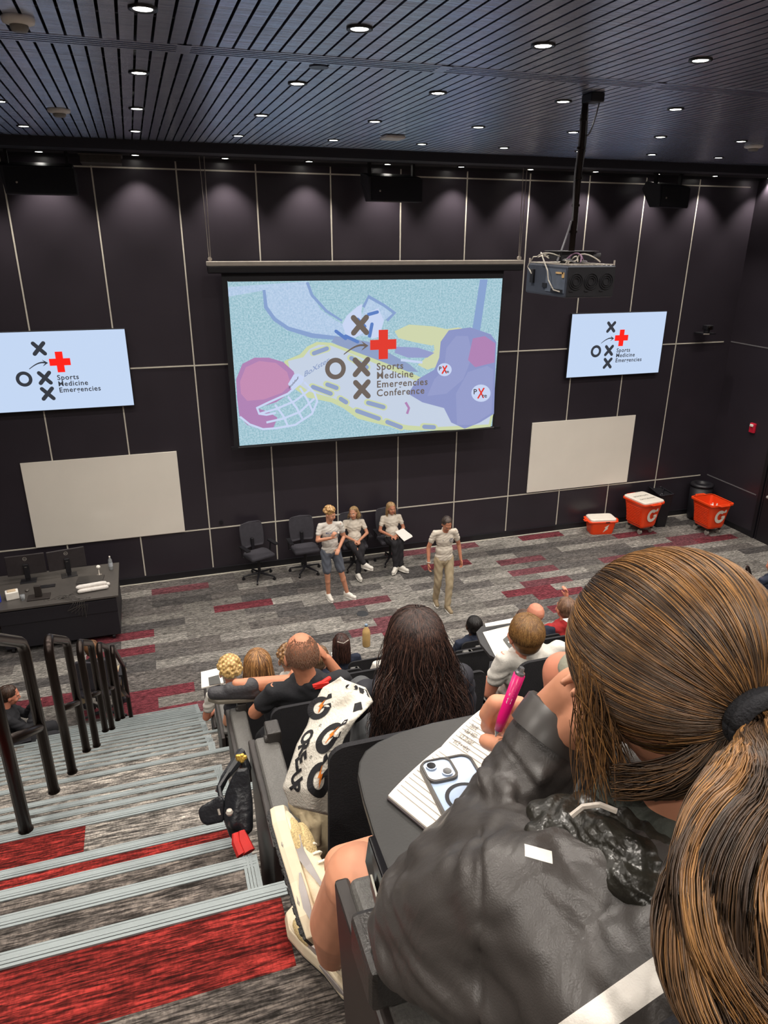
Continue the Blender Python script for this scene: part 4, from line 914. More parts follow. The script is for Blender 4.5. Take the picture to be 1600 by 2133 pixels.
# --- man in khaki trousers looking down
J = stand_j(1.72)
J.update(head=Vector((0, .09, 1.56)), neck=Vector((0, .02, 1.43)), elL=Vector((-.27, -.03, 1.12)), wrL=Vector((-.29, .05, .87)), elR=Vector((.27, -.03, 1.12)), wrR=Vector((.29, .06, .86)), anL=Vector((-.04, .16, .08)), toL=Vector((-.05, .32, .04)), knL=Vector((-.07, .14, .5)), anR=Vector((.09, -.1, .1)))
mn = person('person', (6.08, -2.5, 0), PI - .05, J, 'person walking in a cream polo and khaki trousers, looking down at the carpet', SK2, cream, khaki, H_short(['#3d3430', '#5a4e48'], n=260, rad=.003), mat('shoe_tan', '#8b7a60', .7), head_pitch=-.55, curl=.5)
mb = MB(); ring2(mb, (-.075, 1.285), .035, .026, lambda x, y: Vector((x, .131, y))); poly(mb, [(-.095, 1.28), (-.055, 1.28), (-.075, 1.305)], lambda x, y: Vector((x, .131, y))); poly(mb, [(.06, 1.285), (.085, 1.285), (.0725, 1.3)], lambda x, y: Vector((x, .131, y))); mb.build('shirt_print', mat('print_navy', '#34405e', .7), mn)
MB().tube([(.285 + .034 * math.cos(a), .055 + .034 * math.sin(a), .895) for a in [2 * PI * k / 14 for k in range(15)]], .009, 6).build('wrist_watch', m_alu, mn)
# --- two seated women
J = sit_j(); J.update(knR=Vector((.10, .42, .62)), anR=Vector((-.1, .55, .30)), toR=Vector((-.2, .66, .22)), knL=Vector((-.08, .43, .54)), anL=Vector((.02, .5, .09)), toL=Vector((.0, .62, .04)), wrL=Vector((-.05, .3, .66)), wrR=Vector((.03, .32, .67)), elL=Vector((-.24, .1, .72)), elR=Vector((.24, .08, .72)))
person('person', (5.05, -.52, .02), PI - .1, J, 'seated person with wavy shoulder-length hair, polo and black trousers, legs crossed', SK1, cream, blk_t, H_long(['#7d5f3f', '#a68358', '#c4a878'], .1, 380, rad=.003, wav=.012, front=1.05), shoe_w, fem=True, head_yaw=-.55, head_roll=.15, curl=.9)
J = sit_j(); J.update(knL=Vector((-.06, .4, .55)), knR=Vector((.07, .42, .56)), anL=Vector((-.05, .45, .09)), anR=Vector((.05, .46, .09)), wrL=Vector((-.03, .27, .66)), wrR=Vector((.08, .3, .66)), elL=Vector((-.24, .06, .70)), elR=Vector((.24, .06, .70)))
person('person', (5.8, -.5, .02), PI, J, 'seated person with long straight blonde hair, polo and black trousers, holding paper', SK2, cream, blk_t, H_long(['#a8875c', '#d0b084', '#8b6a45'], .2, 420, rad=.003, front=1.15, curtain=.3), shoe_w, fem=True, head_yaw=.1, curl=.9)
t = empty('paper_sheet', (5.88, -.87, .72), .25, 'white sheets held on the lap of the long-haired blonde person', 'paper')
MB().prism([(-.02, -.14, -.08), (.2, -.1, -.05), (.17, .16, .03), (-.05, .12, .02)], (0, 0, .003)).build('sheet', mat('paper_white', '#e9e5de', .8, var=.02), t)
MB().prism([(.0, -.13, -.074), (.21, -.07, -.04), (.16, .17, .035), (-.04, .13, .026)], (0, 0, .003)).build('sheet', mat('paper_white', '#e9e5de', .8, var=.02), t)
# ------------------------------------------------------------------ auditorium seats
m_pl = mat('seat_black_plastic', '#242223', .38, var=.1, bump=.25, bs=180); m_pad = mat('armrest_grey_laminate', '#5a5855', .42, var=.22, vs=220, bump=.2, bs=300); m_seatf = mat('seat_fabric_dark', '#1c1b1f', .9, bump=.3, bs=200); m_edge = mat('seat_edge_black', '#2f2c2a', .32, var=.1, bump=.2, bs=220)
m_pan = mat('end_panel_dark', '#2a2422', .45, var=.1)
m_pl.node_tree.nodes['Principled BSDF'].inputs['Specular IOR Level'].default_value = .4
def seat_proto(end=False, back=True):
    """one tip-up seat; origin on the platform below the left edge of the backrest; +y forward, backrest top at y=0"""
    r = empty('auditorium_seat', (0, 0, 0))
    mb = MB(); rings = []; N = 12
    def outline(off, zo, y):                        # rounded-corner rectangle with a gently arched top
        o = []; x0, x1, z0, z1, R_ = 0 + off, .52 - off, .36 + off, .98 - off, .05
        for cx, cz, a0 in ((x1 - R_, z1 - R_, 0), (x0 + R_, z1 - R_, PI / 2), (x0 + R_, z0 + R_, PI), (x1 - R_, z0 + R_, 1.5 * PI)):
            for k in range(6):
                t = a0 + PI / 2 * k / 5; x, z = cx + R_ * math.cos(t), cz + R_ * math.sin(t)
                if z > .8: z += .03 * (1 - ((x - .26) / .26) ** 2)
                yy = y + .10 * (1 - z / .98) + .035 * (1 - ((x - .26) / .26) ** 2) * -1
                o.append(Vector((x, yy, z)))
        return o
    mb.loft([outline(.01, 0, -.03), outline(0, 0, -.024), outline(0, 0, .006), outline(.01, 0, .012)]); mb.build('backrest', m_pl, r, smooth=True).data.polygons.foreach_set('use_smooth', [False] * 0) if False else None
    for o in list(r.children):
        q = o.modifiers.new('es', 'EDGE_SPLIT'); q.split_angle = .9
    mb = MB(); mb.loft([outline(.035, 0, .012), outline(.035, 0, .03), outline(.06, 0, .045)]); mb.build('back_cushion', m_seatf, r)
    mb = MB(); mb.prism([(.02, .14, .36), (.50, .14, .36), (.51, .56, .37), (.45, .62, .37), (.07, .62, .37), (.01, .56, .37)], (0, 0, .07)); mb.build('seat_cushion', m_seatf, r, bevel=.03)
    def arm(x, wdt, panel):
        MB().box((x - wdt / 2, .10, .585), (x + wdt / 2, .56, .62)).build('armrest', m_pad, r, bevel=.014, bseg=3)
        if panel:
            mb = MB(); mb.prism([(x - .062, .06, .0), (x - .062, .46, .0), (x - .062, .58, .60), (x - .062, .06, .60)], (.026, 0, 0)); mb.box((x - .03, .09, .04), (x + .04, .52, .58)); mb.build('end_panel', m_pan, r, bevel=.006)
            MB().box((x + .0, .51, .55), (x + .05, .59, .66)).cyl((x - .01, .53, .625), (x + .03, .53, .625), .016).build('tablet_hinge', m_edge, r, bevel=.006)
        else:
            MB().box((x - .02, .14, .0), (x + .02, .26, .58)).build('arm_post', m_pl, r, bevel=.006)
    arm(-.07, .085, end)
    arm(.575, .05, False)
    return r
ROWS = [('D', 3.70, -11.295), ('Z3', 3.02, -10.12), ('Z2', 2.34, -8.94), ('Z1', 1.66, -7.88), ('Z0', .98, -6.73)]
rn = ['second row from the camera', 'third row from the camera', 'fourth row from the camera', 'fifth row from the camera', 'front row of seats']
sn = ['aisle seat', 'second seat from the aisle', 'third seat from the aisle', 'fourth seat from the aisle', 'fifth seat from the aisle', 'sixth seat from the aisle', 'seventh seat from the aisle', 'eighth seat from the aisle', 'ninth seat from the aisle', 'tenth seat from the aisle', 'eleventh seat from the aisle', 'twelfth seat from the aisle']
endp = seat_proto(True); midp = seat_proto(False); ue = um = False
def place_seat(k, x, y, z, lab, grp='black auditorium seats'):
    global ue, um
    if k == 0: o = endp if not ue else dup(endp); ue = True
    else: o = midp if not um else dup(midp); um = True
    o.location = (x, y, z); tag(o, lab, 'seat', grp); return o
for r_, (nm, z, y) in enumerate(ROWS):
    for k in range([4, 6, 8, 10, 12][r_]):
        place_seat(k, 1.98 + .63 * k, y, z, 'black auditorium seat, %s in the %s' % (sn[k], rn[r_]))
# the seat the ponytailed person sits in
s0 = place_seat(0, 1.985, -12.58, 4.38, 'black seat under the ponytailed person in the row nearest the camera')
for ch in list(s0.children):
    if ch.name.startswith('tablet_hinge'): bpy.data.objects.remove(ch)
# its end arm reaches further forward
for ch in s0.children:
    if ch.name.startswith('end_panel') or (ch.name.startswith('armrest') and min(v.co.x for v in ch.data.vertices) < 0):
        ch.data = ch.data.copy()
        for v in ch.data.vertices:
            if v.co.y > .3: v.co.y -= .01
# ------------------------------------------------------------------ audience
m_nvy = mat('cloth_navy', '#1f2638', .9, bump=.2, bs=90); m_blk = mat('cloth_black', '#1b1b20', .85, bump=.2, bs=90); m_whs = mat('cloth_white', '#cfcac2', .9, bump=.2, bs=90); m_blu = mat('cloth_blue_grey', '#39445f', .9, bump=.2, bs=90); m_red = mat('cloth_red', '#a3282a', .9, bump=.2, bs=90); m_kh = mat('cloth_khaki', '#a8946f', .9, bump=.2, bs=90); m_sage = mat('cloth_sage_grey', '#8d8c7d', .9, bump=.2, bs=90)
SK3 = skin('rosy', '#c98268'); SKD = skin('deep', '#4a2f22', '#5c3328')
def aud(x, y, z, lab, sk, sh, hair, J=None, legs=m_blk, rz=0, **k):
    k.setdefault('sole', m_shoe_dk)
    J = J or sit_j()
    for a in ('anL', 'anR', 'toL', 'toR', 'knL', 'knR'): J[a] = Vector((J[a].x, J[a].y * .9, J[a].z))
    k.setdefault('voxel', .009)
    return person('person', (x, y + .12, z - .05), rz, J, lab, sk, sh, legs, hair, m_shoe_dk, **k)
m_shoe_dk = mat('shoe_dark', '#2a2a30', .6)
DK = ['#1d1413', '#2e201c', '#3d2b26']; BR = ['#6b4a2e', '#8a6440', '#50361f']; BL = ['#a88455', '#d0ad78', '#86653e']
# bald person with a lanyard in the third row: one arm raised to the face, legs crossed into the aisle
J = sit_j(); J.update(head=Vector((-.03, -.01, 1.11)), neck=Vector((0, -.03, .97)), elR=Vector((.25, .12, .76)), wrR=Vector((.13, .15, .97)), elL=Vector((-.26, .1, .76)), wrL=Vector((-.16, .3, .68)),
    knL=Vector((-.13, .34, .62)), anL=Vector((.06, .42, .3)), knR=Vector((.12, .36, .70)), anR=Vector((-.28, .30, .80)), toR=Vector((-.40, .33, .86)))
pb = person('person', (2.24, -9.88, 2.98), 0, J, 'bald person in a black shirt with red lanyard and one hand at the face', skin('bald', '#c07f60'), m_blk, None, None, mat('boot_dark', '#3a393d', .6, bump=.4, bs=60), mat('boot_sole', '#6d675c', .8), voxel=.006, curl=.9, hd=dict(R=Vector((-.4, .1, .6))), head_pitch=-.12)
mb = MB(); mb.sph(J['pelvis'], (.155, .115, .12), 14).cap(J['hipL'], J['knL'], .09, .07).cap(J['hipR'], J['knR'].lerp(J['hipR'], .2), .09, .08).cap(J['knL'], J['anL'], .066, .05); blob(mb, 'shorts', m_blk, pb, .011)
P = np.zeros((2600, 3, 3)); Hn = np.array(J['head'])
for i in range(2600):
    ph = rng.uniform(-PI, 0) if rng.random() < .85 else rng.uniform(-PI, PI); a = rng.uniform(.42, 1.95) if rng.random() < .6 else rng.uniform(.9, 1.95); d_ = np.array([math.sin(a) * math.cos(ph), math.sin(a) * math.sin(ph), math.cos(a)])
    if d_[1] > .3: d_[1] *= -1
    p_ = Hn + np.array([.079, .098, .089]) * d_ + np.array([0, -.014, .032]); P[i] = [p_, p_ + d_ * .002 + np.array([0, -.002, -.004]), p_ + d_ * .003 + np.array([0, -.003, -.008])]
strands('hair_stubble', pb, P, .0011, [mat('stubble', '#6f4f3c', .7, var=0)])
MB().tube([(.0, -.092, .985), (.05, -.085, .99), (.095, -.05, .985)], .012, 8).box((.0, -.1, .97), (.08, -.09, .995)).build('lanyard', mat('lanyard_red', '#d4281f', .6), pb)
# long brown hair, fourth row
aud(2.12, -8.95, 2.34, 'person with long straight light brown hair in the fourth row by the aisle', SK1, m_blk, H_long(['#5f4028', '#8a6038', '#a87c4c'], .2, 700, rad=.0028, a_end=1.75, curtain=.5, wav=.006), fem=True)
aud(2.02, -7.9, 1.66, 'person with pinned-up curly blonde hair in the fifth row by the aisle', SK3, m_whs, H_curly(['#a98552', '#d6b679'], 150), fem=True)
aud(2.5, -7.87, 1.66, 'person with brown curly hair, mostly hidden behind the bald person', SK1, m_whs, H_curly(['#6b4a2e', '#94704a'], 120), fem=True)
aud(2.75, -7.93, 1.66, 'person with short brown hair and glasses, right beside the bald head', SK1, m_nvy, H_short(['#5d4634', '#7d6248'], 300, rad=.003, a_end=1.8), head_yaw=-.7, fem=True)
pd = aud(3.25, -6.65, .98, 'person with long dark hair tied half back, beside the tan bottle', SK1, m_nvy, H_long(['#2c1b18', '#4a2f28'], .16, 320, rad=.0035, curtain=.2), fem=True)
MB().tube([(-.06, -.075, 1.2), (0, -.1, 1.185), (.06, -.075, 1.2)], .005, 6).build('hair_clip', m_alu, pd)
bottle('water_bottle', (3.53, -6.5, 1.96), .26, .042, mat('tan_bottle', '#c2a06a', .5), mat('bottle_cap_blue', '#7389a0', .4), 'tan bottle with a blue-grey cap held up beside the half-tied dark hair', 'bottle')
aud(3.42, -7.88, 1.66, 'blonde person half hidden left of the long dark wavy hair', SK1, m_whs, H_long(BL, .16, 300, rad=.0035, curtain=.3), fem=True)
aud(4.72, -6.72, .98, 'person with short black hair in the front row, left of the papers', SKD, m_nvy, H_short(['#100d0d', '#1b1716'], 250, rad=.003, a_end=1.9))
aud(5.30, -6.75, .98, 'person with short brown hair in the front row, above the white papers', SK1, m_blu, H_short(['#4e3a30', '#6b5244'], 250, rad=.003, a_end=1.9))
aud(4.82, -7.8, 1.66, 'bald pink head rising behind the short light brown hair', SK3, m_nvy, None)
J = sit_j(); J.update(elR=Vector((.3, .2, .92)), wrR=Vector((.16, .26, 1.07)))
aud(5.15, -7.78, 1.66, 'person with cropped hair in a red sleeve raising a hand, right of the papers', SK3, m_red, H_short(['#6d5040', '#8a6a52'], 260, rad=.0022, a_end=1.95), J=J, sleeve='long', hd=dict(R=Vector((0, .1, 1))))
aud(9.05, -6.5, 1.0, 'person with cropped grey hair at the right photo edge by the handrail', SK3, m_nvy, H_short(['#8b7064', '#a58a7c'], 120, rad=.002))
# short light brown hair, third row, papers on the tablet
J = sit_j(); J.update(head=Vector((-.06, -.0, 1.06)), neck=Vector((-.03, -.01, .94)))
aud(3.47, -10.02, 2.99, 'person with short straight light brown hair, white papers on the left', SK3, m_whs, H_short(['#6b4a2a', '#7d5932', '#94703f', '#5c3e22'], 2600, rad=.0011, a_end=1.85, r0=1.08, k=20), J=J, voxel=.006)
# man in the swivel chair and man with folded hands at the left edge
J = sit_j(); J.update(head=Vector((0, .0, 1.13)))
for a in ('knL', 'knR', 'anL', 'anR', 'toL', 'toR'): J[a] = J[a] + Vector((.14 if a[-1] == 'R' else -.14, 0, 0))
person('person', (.62, -4.15, -.03), 0, J, 'person with short brown hair in the swivel chair behind the handrail posts', SK3, m_blk, khaki, H_short(['#5a3c26', '#7b5638'], 200, rad=.003), m_shoe_dk, head_yaw=-.4)
J = sit_j(); J.update(wrL=Vector((-.02, .3, .95)), wrR=Vector((.04, .3, .95)), elL=Vector((-.18, .2, .72)), elR=Vector((.18, .2, .72)), head=Vector((0, .08, 1.13)))
person('person', (-.3, -5.0, 0), -PI / 2 + .2, J, 'person in black with folded hands before the chin at the left photo edge', SK3, m_blk, m_blk, H_short(['#33231b', '#4a3428'], 200, rad=.003), m_shoe_dk, sleeve='long', curl=1.2, head_pitch=-.3)
# bare elbow of the person behind the raised cuff (second row, second seat)
J = sit_j(); e = at(1170, 1398, 1.36)
base = Vector((2.95, -12.35, 4.38))
place_seat(1, 2.615, -12.58, 4.38, 'black seat beside the ponytailed person, cut off by the right photo edge')
J.update(elL=e - base, shL=at(1290, 1405, 1.26) - base, wrL=at(1165, 1500, 1.42) - base, head=at(1420, 1330, 1.22) - base, neck=at(1430, 1420, 1.2) - base, chest=Vector((.0, .02, .80)), shR=Vector((.2, .02, .93)))
person('person', base, 0, J, 'person in a sage grey tee, one bare elbow showing left of the ponytailed head', SK3, m_sage, m_blk, H_short(BR, 200), m_shoe_dk, voxel=.008)
# ------------------------------------------------------------------ dark wavy hair, second row
J = sit_j(); J.update(head=Vector((-.01, -.02, 1.06)), neck=Vector((0, -.03, .93)), shL=Vector((-.165, -.01, .88)), shR=Vector((.165, -.01, .88)), knL=Vector((-.06, .42, .58)), anL=Vector((-.05, .45, .2)), elL=Vector((-.24, .12, .70)), wrL=Vector((-.14, .3, .62)))
pdk = person('person', (2.40, -10.92, 3.675), 0, J, 'person with very long dark wavy hair and a black jacket in the second row', SK1, mat('jacket_ink', '#23222b', .75, var=.08), mat('trousers_grey', '#4a4b4d', .9), None, m_shoe_dk, sleeve='long', fem=True, voxel=.008)
def wavy(r, H, L, n, cols, rad, k=30, wide=.05):
    mb = MB(); mb.sph(H + Vector((0, -.022, .04)), (.086, .1, .088), 16).sph(H + Vector((0, -.04, -.01)), (.082, .08, .09), 14)
    for x in (-.06, 0, .06): mb.cap(H + Vector((x, -.05, -.03)), H + Vector((x * 1.9, -.085, -L * .82)), .05, .05)
    blob(mb, 'hair', hmat(cols[0]), r, .009, 3)
    P = np.zeros((n, k, 3)); Hn = np.array(H)
    for i in range(n):
        ph = rng.uniform(-PI * 1.0, 0.0) if rng.random() < .86 else rng.uniform(-PI, PI); a0 = abs(rng.normal(0, .5)) + .02; ae = rng.uniform(1.4, 1.8)
        a0 = min(a0, 1.3); ff = rng.uniform(.5, 1.0); w1, w2 = rng.uniform(0, 6, 2); side = math.cos(ph); nh = 11; out = rng.uniform(0, 1); amp = rng.uniform(.008, .030)
        for j in range(k):
            if j < nh:
                a = a0 + (ae - a0) * j / (nh - 1); l = np.array([math.sin(a) * math.cos(ph), math.sin(a) * math.sin(ph), math.cos(a)])
                p_ = Hn + np.array([.092 * l[0], -.022 + .106 * l[1], .038 + .096 * l[2]]) + rng.normal(0, .0007, 3); last = p_
            else:
                f = (j - nh + 1) / (k - nh); p_ = last + np.array([side * wide * f * (.6 + out), -.02 * f - .03 * f * out, -L * ff * f]) + amp * f ** .5 * np.array([math.sin(w1 + 11 * f * ff), math.cos(w2 + 9 * f * ff), .3 * math.sin(w2 + 13 * f)])
            P[i, j] = p_
    strands('hair_strands', r, P, rad, [hmat(c) for c in cols])
wavy(pdk, J['head'], .40, 3200, ['#171010', '#2f201d', '#4a332b', '#1e1514', '#5a4036'], .0010)
# patterned towel draped over the left arm of that person
tw = empty('sports_towel', (2.12, -10.9, 4.4), label='white towel with black letters and orange bolts draped down beside the dark-haired person', cat='towel')
m_tw = mat('towel_cream', '#dcd6ca', .95, var=.06, vs=9, bump=.5, bs=120)
ROWT = [((708, 1412, 2.0), (762, 1432, 2.0)), ((672, 1432, 2.03), (778, 1462, 1.93)), ((652, 1470, 2.03), (766, 1475, 1.90)), ((640, 1510, 2.0), (742, 1500, 1.86)), ((618, 1550, 1.98), (716, 1540, 1.84)), ((602, 1600, 1.97), (700, 1590, 1.84)), ((588, 1640, 1.97), (690, 1650, 1.86)), ((605, 1680, 2.0), (690, 1700, 1.92))]
UT = 9
def tw_pt(u, v):
    f = v * (len(ROWT) - 1); i = min(int(f), len(ROWT) - 2); f -= i; L0_, R0_ = ROWT[i]; L1_, R1_ = ROWT[i + 1]
    L_ = [a + (b - a) * f for a, b in zip(L0_, L1_)]; R_ = [a + (b - a) * f for a, b in zip(R0_, R1_)]
    q = [a + (b - a) * u for a, b in zip(L_, R_)]
    return at(q[0], q[1], q[2] + .27 - .05 * math.sin(PI * min(1, max(0, u))) + .012 * math.sin(u * 11 + v * 5) + .006 * math.sin(v * 17 + u * 4))
mb = MB(); nu, nv = 26, 44
G = [[mb.bm.verts.new(tw_pt(i / nu, j / nv)) for i in range(nu + 1)] for j in range(nv + 1)]
for j in range(nv):
    for i in range(nu): mb.face([G[j][i], G[j][i + 1], G[j + 1][i + 1], G[j + 1][i]])
mb.build('towel_cloth', m_tw, tw, world=True, smooth=True, solid=.006)
mb = MB(); off = {}
def towel_fn(cu, cv, su, sv, rot, lift=.004):
    ca, sa = math.cos(rot), math.sin(rot)
    def f(x, y, top=0):
        X = x * ca - y * sa; Y = x * sa + y * ca; u = cu + X * su; v = cv - Y * sv; p_ = tw_pt(u, v); d_ = (Vector(CP) - p_).normalized(); return p_ + d_ * (lift + .0025 * top)
    return f
for cu, cv, s_, rot in ((.62, .54, .34, .25), (.70, .80, .34, .7), (.12, .30, .30, .5), (.95, .03, .4, 1.6), (.98, .25, .2, .6)):
    if cu < .9: g_mark(mb, towel_fn(cu, cv, 1.0, .42, rot), s_ * 1.35, 0, 1)
    else: poly(mb, [(-.15, -.1), (.0, -.12), (.02, .14), (-.1, .12)], towel_fn(.86, cv, 1, .5, rot), 0)
poly(mb, bar2((-.14, 0), (.1, .02), .055), towel_fn(.55, .05, 1, .42, .1), 0)
for i, (ch, u, v) in enumerate((('O', .0, .50), ('R', .05, .58), ('E', .08, .66), ('-', .12, .73), ('U', .10, .77), ('P', .14, .85))):
    put_text(mb, ch, towel_fn(u, v, 1, .5, -1.0), .27, 0, bold=.012)
for u, v in ((.28, .44), (.4, .66)): ring2(mb, (0, 0), .022, .014, towel_fn(u, v, 1, .42, 0), 0, n=12)
mb.build('towel_print', [mat('print_black', '#1c1b1f', .9), mat('print_orange', '#e07a1c', .8)], tw, world=True)
# khaki bag/cloth below the towel
kb = MB(); kb.cap(at(622, 1672, 2.27), at(650, 1700, 2.27), .035, .045).cap(at(650, 1700, 2.27), at(655, 1760, 2.3), .045, .05).cap(at(672, 1690, 2.3), at(675, 1770, 2.32), .03, .04).tube([at(630,1690,2.23), at(640,1720,2.22), at(636,1760,2.24)], .016, 8).tube([at(655,1680,2.24), at(662,1715,2.22), at(660,1760,2.24)], .014, 8)
o = blob(kb, 'folded_jacket', mat('cloth_khaki_light', '#b3a283', .9, bump=.5, bs=40), None, .007, 1); tag(o, 'crumpled khaki cloth on the aisle seat just under the towel', 'jacket')
# ------------------------------------------------------------------ papers, tablets, small things among the seats
def sheet(c, lab, name='paper_sheet', m=None, cat='paper', th=.004, grp=None, cover=None):
    P_ = [onZ(x, y, c[1]) for x, y in c[0]]; ctr = sum(P_, Vector()) / len(P_)
    t = empty(name, (ctr.x, ctr.y, c[1]), label=lab, cat=cat, group=grp)
    MB().prism([p_ - ctr for p_ in P_], (0, 0, th)).build('sheet' if cat == 'paper' else 'cover', m or MATS['paper_white'], t); return t, P_, ctr
m_tab = mat('tablet_charcoal', '#2d2c2e', .5, var=.12, vs=12, bump=.1)
zt = 3.02 + .70
t = empty('writing_tablet', (onZ(1040, 1345, zt).x, onZ(1040, 1345, zt).y, zt - .02), label='charcoal fold-out writing tablet under the white papers, third row', cat='tablet arm')
MB().prism([onZ(x, y, zt - .02) - Vector(t.location) for x, y in ((992, 1322), (1003, 1310), (1060, 1298), (1120, 1300), (1110, 1380), (1040, 1380), (1020, 1370), (1000, 1345))], (0, 0, .018)).build('tablet_top', m_tab, t)
sheet((((1006, 1318), (1068, 1302), (1098, 1362), (1036, 1376)), zt), 'large white sheet with small print on the tablet left of the light brown hair')
tt, P_, ctr = sheet((((1048, 1333), (1077, 1308), (1092, 1345), (1072, 1366)), zt + .006), 'dark booklet with a small white and red logo lying across the large white sheet', 'booklet', mat('booklet_dark', '#4a4947', .5), 'booklet', .006)
mb = MB(); fb = lambda x, y: Vector((x, y, .0068))
for cx_, cy_ in ((-.01, .03), (-.012, 0), (-.012, -.018), (-.035, 0)): poly(mb, [(cx_ - .008, cy_ - .008), (cx_ + .008, cy_ - .008), (cx_ + .008, cy_ + .008), (cx_ - .008, cy_ + .008)], fb, 0)
poly(mb, [(.0, .005), (.02, .005), (.02, .03), (.0, .03)], fb, 1); mb.build('printed_mark', [m_white, mat('mark_red', '#c8352c', .5)], tt)
sheet((((1012, 1306), (1075, 1296), (1072, 1288), (1010, 1300)), zt + .03), 'upper white sheet behind the large one, beside the black-haired head')
sheet((((1172, 1290), (1210, 1286), (1216, 1315), (1204, 1312)), zt), 'white sheets at the right, in front of the ponytailed head')
sheet((((1070, 1292), (1090, 1290), (1080, 1302), (1066, 1304)), zt - .3), 'small white sheet left of the light brown hair top')
zt = 1.66 + .70
t, P_, ctr = sheet((((419, 1402), (458, 1393), (466, 1424), (420, 1435)), zt), 'open white notebook on the tablet left of the curly blonde hair', 'notebook', None, 'notebook', .012)
sheet((((434, 1412), (456, 1406), (460, 1424), (436, 1428)), zt + .014), 'small dark booklet with a red mark lying on the open white notebook', 'booklet', MATS['booklet_dark'], 'booklet', .004)
sheet((((690, 1360), (703, 1356), (706, 1368), (692, 1372)), .98 + .7), 'small white sheet on a tablet left of the half-tied dark hair')
sheet((((580, 1375), (598, 1370), (596, 1380), (584, 1384)), 1.66 + .7), 'small white sheet between the light brown hair and the bald head')
# black bag with gold charm on the third-row end panel
bg = empty('shoulder_bag', (1.80, -10.4, 3.55), label='black shoulder bag with a gold charm hanging at the aisle end panel', cat='bag')
m_bag = mat('bag_leather_black', '#1e1f23', .35, var=.1, bump=.3, bs=70)
mb = MB(); mb.prism([at(x, y, 2.33) for x, y in ((497, 1600), (518, 1598), (527, 1670), (528, 1728), (505, 1752), (480, 1748), (464, 1705), (468, 1655), (482, 1620))], Vector(ray(500, 1680)) * .1); mb.cap(at(500, 1640, 2.34), at(488, 1715, 2.32), .012, .02).cap(at(515, 1640, 2.34), at(512, 1730, 2.32), .01, .016)
blob(mb, 'bag_body', m_bag, bg, .008, world=True)
mb = MB(); mb.prism([at(x, y, 2.33) for x, y in ((412, 1690), (418, 1680), (458, 1657), (468, 1665), (466, 1712), (430, 1720), (418, 1712))], Vector(ray(440, 1690)) * .09); blob(mb, 'side_pouch', m_bag, bg, .007, world=True)
MB().tube([at(455, 1650, 2.42), at(468, 1620, 2.45), at(490, 1590, 2.5), at(500, 1570, 2.55), at(512, 1600, 2.55), at(510, 1650, 2.5)], [.012, .014, .02, .02, .02, .012], 8).tube([at(478, 1690, 2.34), at(460, 1660, 2.38), at(456, 1640, 2.4), at(475, 1610, 2.45)], .008, 6).build('strap', m_bag, bg, world=True)
gold = mat('gold', '#d8b25a', .3, metal=.8)
mb = MB()
for k in range(14): a = k * 2.4; mb.sph(at(502 + 9 * math.cos(a) * (k / 14), 1579 + 7 * math.sin(a) * (k / 14), 2.40), .009, 6)
mb.build('gold_charm', gold, bg, world=True)
mb = MB()
for x0, y0 in ((490, 1735), (503, 1730)): mb.tube([at(x0, y0, 2.28), at(x0 + 4, y0 + 18, 2.27), at(x0 + 16, y0 + 45, 2.25)], [.010, .018, .02], 8)
mb.build('red_cord', mat('cord_red', '#b3201c', .7), bg, world=True)
MB().sph(at(478, 1692, 2.26), .012, 8).tube([at(455, 1685, 2.33), at(458, 1697, 2.33)], .004, 6).build('clasp', m_alu, bg, world=True)
# ------------------------------------------------------------------ foreground: ponytailed person, tablet, notebook, phone, pen
ZT = 5.155
tb = empty('writing_tablet', (onZ(900, 1650, ZT).x, onZ(900, 1650, ZT).y, ZT - .02), label='charcoal writing tablet in front of the ponytailed person, carrying notebook and phone', cat='tablet arm')
L0_ = Vector(tb.location)
out = [(745, 1610), (748, 1585), (760, 1563), (785, 1545), (830, 1524), (900, 1504), (1000, 1484), (1110, 1468), (1180, 1500), (1215, 1600), (1200, 1720), (1100, 1850), (900, 1905), (845, 1892), (815, 1830), (780, 1740), (756, 1660)]
MB().prism([onZ(x, y, ZT) - L0_ for x, y in out], (0, 0, -.018)).build('tablet_top', mat('tablet_top_charcoal', '#282726', .42, var=.16, vs=14, bump=.06, bs=200), tb, bevel=.004)
a, b = onZ(786, 1735, ZT) - L0_, onZ(838, 1880, ZT) - L0_; dd = (b - a).normalized(); nn_ = Vector((dd.y, -dd.x, 0)); nn_ = nn_ if nn_.x < 0 else -nn_
mb = MB(); mb.prism([a + Vector((0, 0, -.002)), b + Vector((0, 0, -.002)), b + Vector((0, 0, -.085)) + nn_ * .006, a + Vector((0, 0, -.05)) + nn_ * .006], nn_ * .014); mb.build('hinge_bracket', mat('bracket_gloss_black', '#121113', .15, var=0), tb, bevel=.003)
mb = MB(); c0 = a.lerp(b, .35) + Vector((0, 0, -.03)) + nn_ * .02; c1 = a.lerp(b, .85) + Vector((0, 0, -.045)) + nn_ * .02; mb.prism([c0, c1, c1 + Vector((0, 0, -.02)), c0 + Vector((0, 0, -.02))], nn_ * .003); mb.build('hinge_plate', mat('plate_steel', '#77756d', .35, metal=.6), tb)
c = b + Vector((-.012, -.012, -.09)); MB().box(tuple(c + Vector((-.045, -.03, -.05))), tuple(c + Vector((.02, .075, .025)))).build('pivot_block', m_edge, tb, bevel=.01)

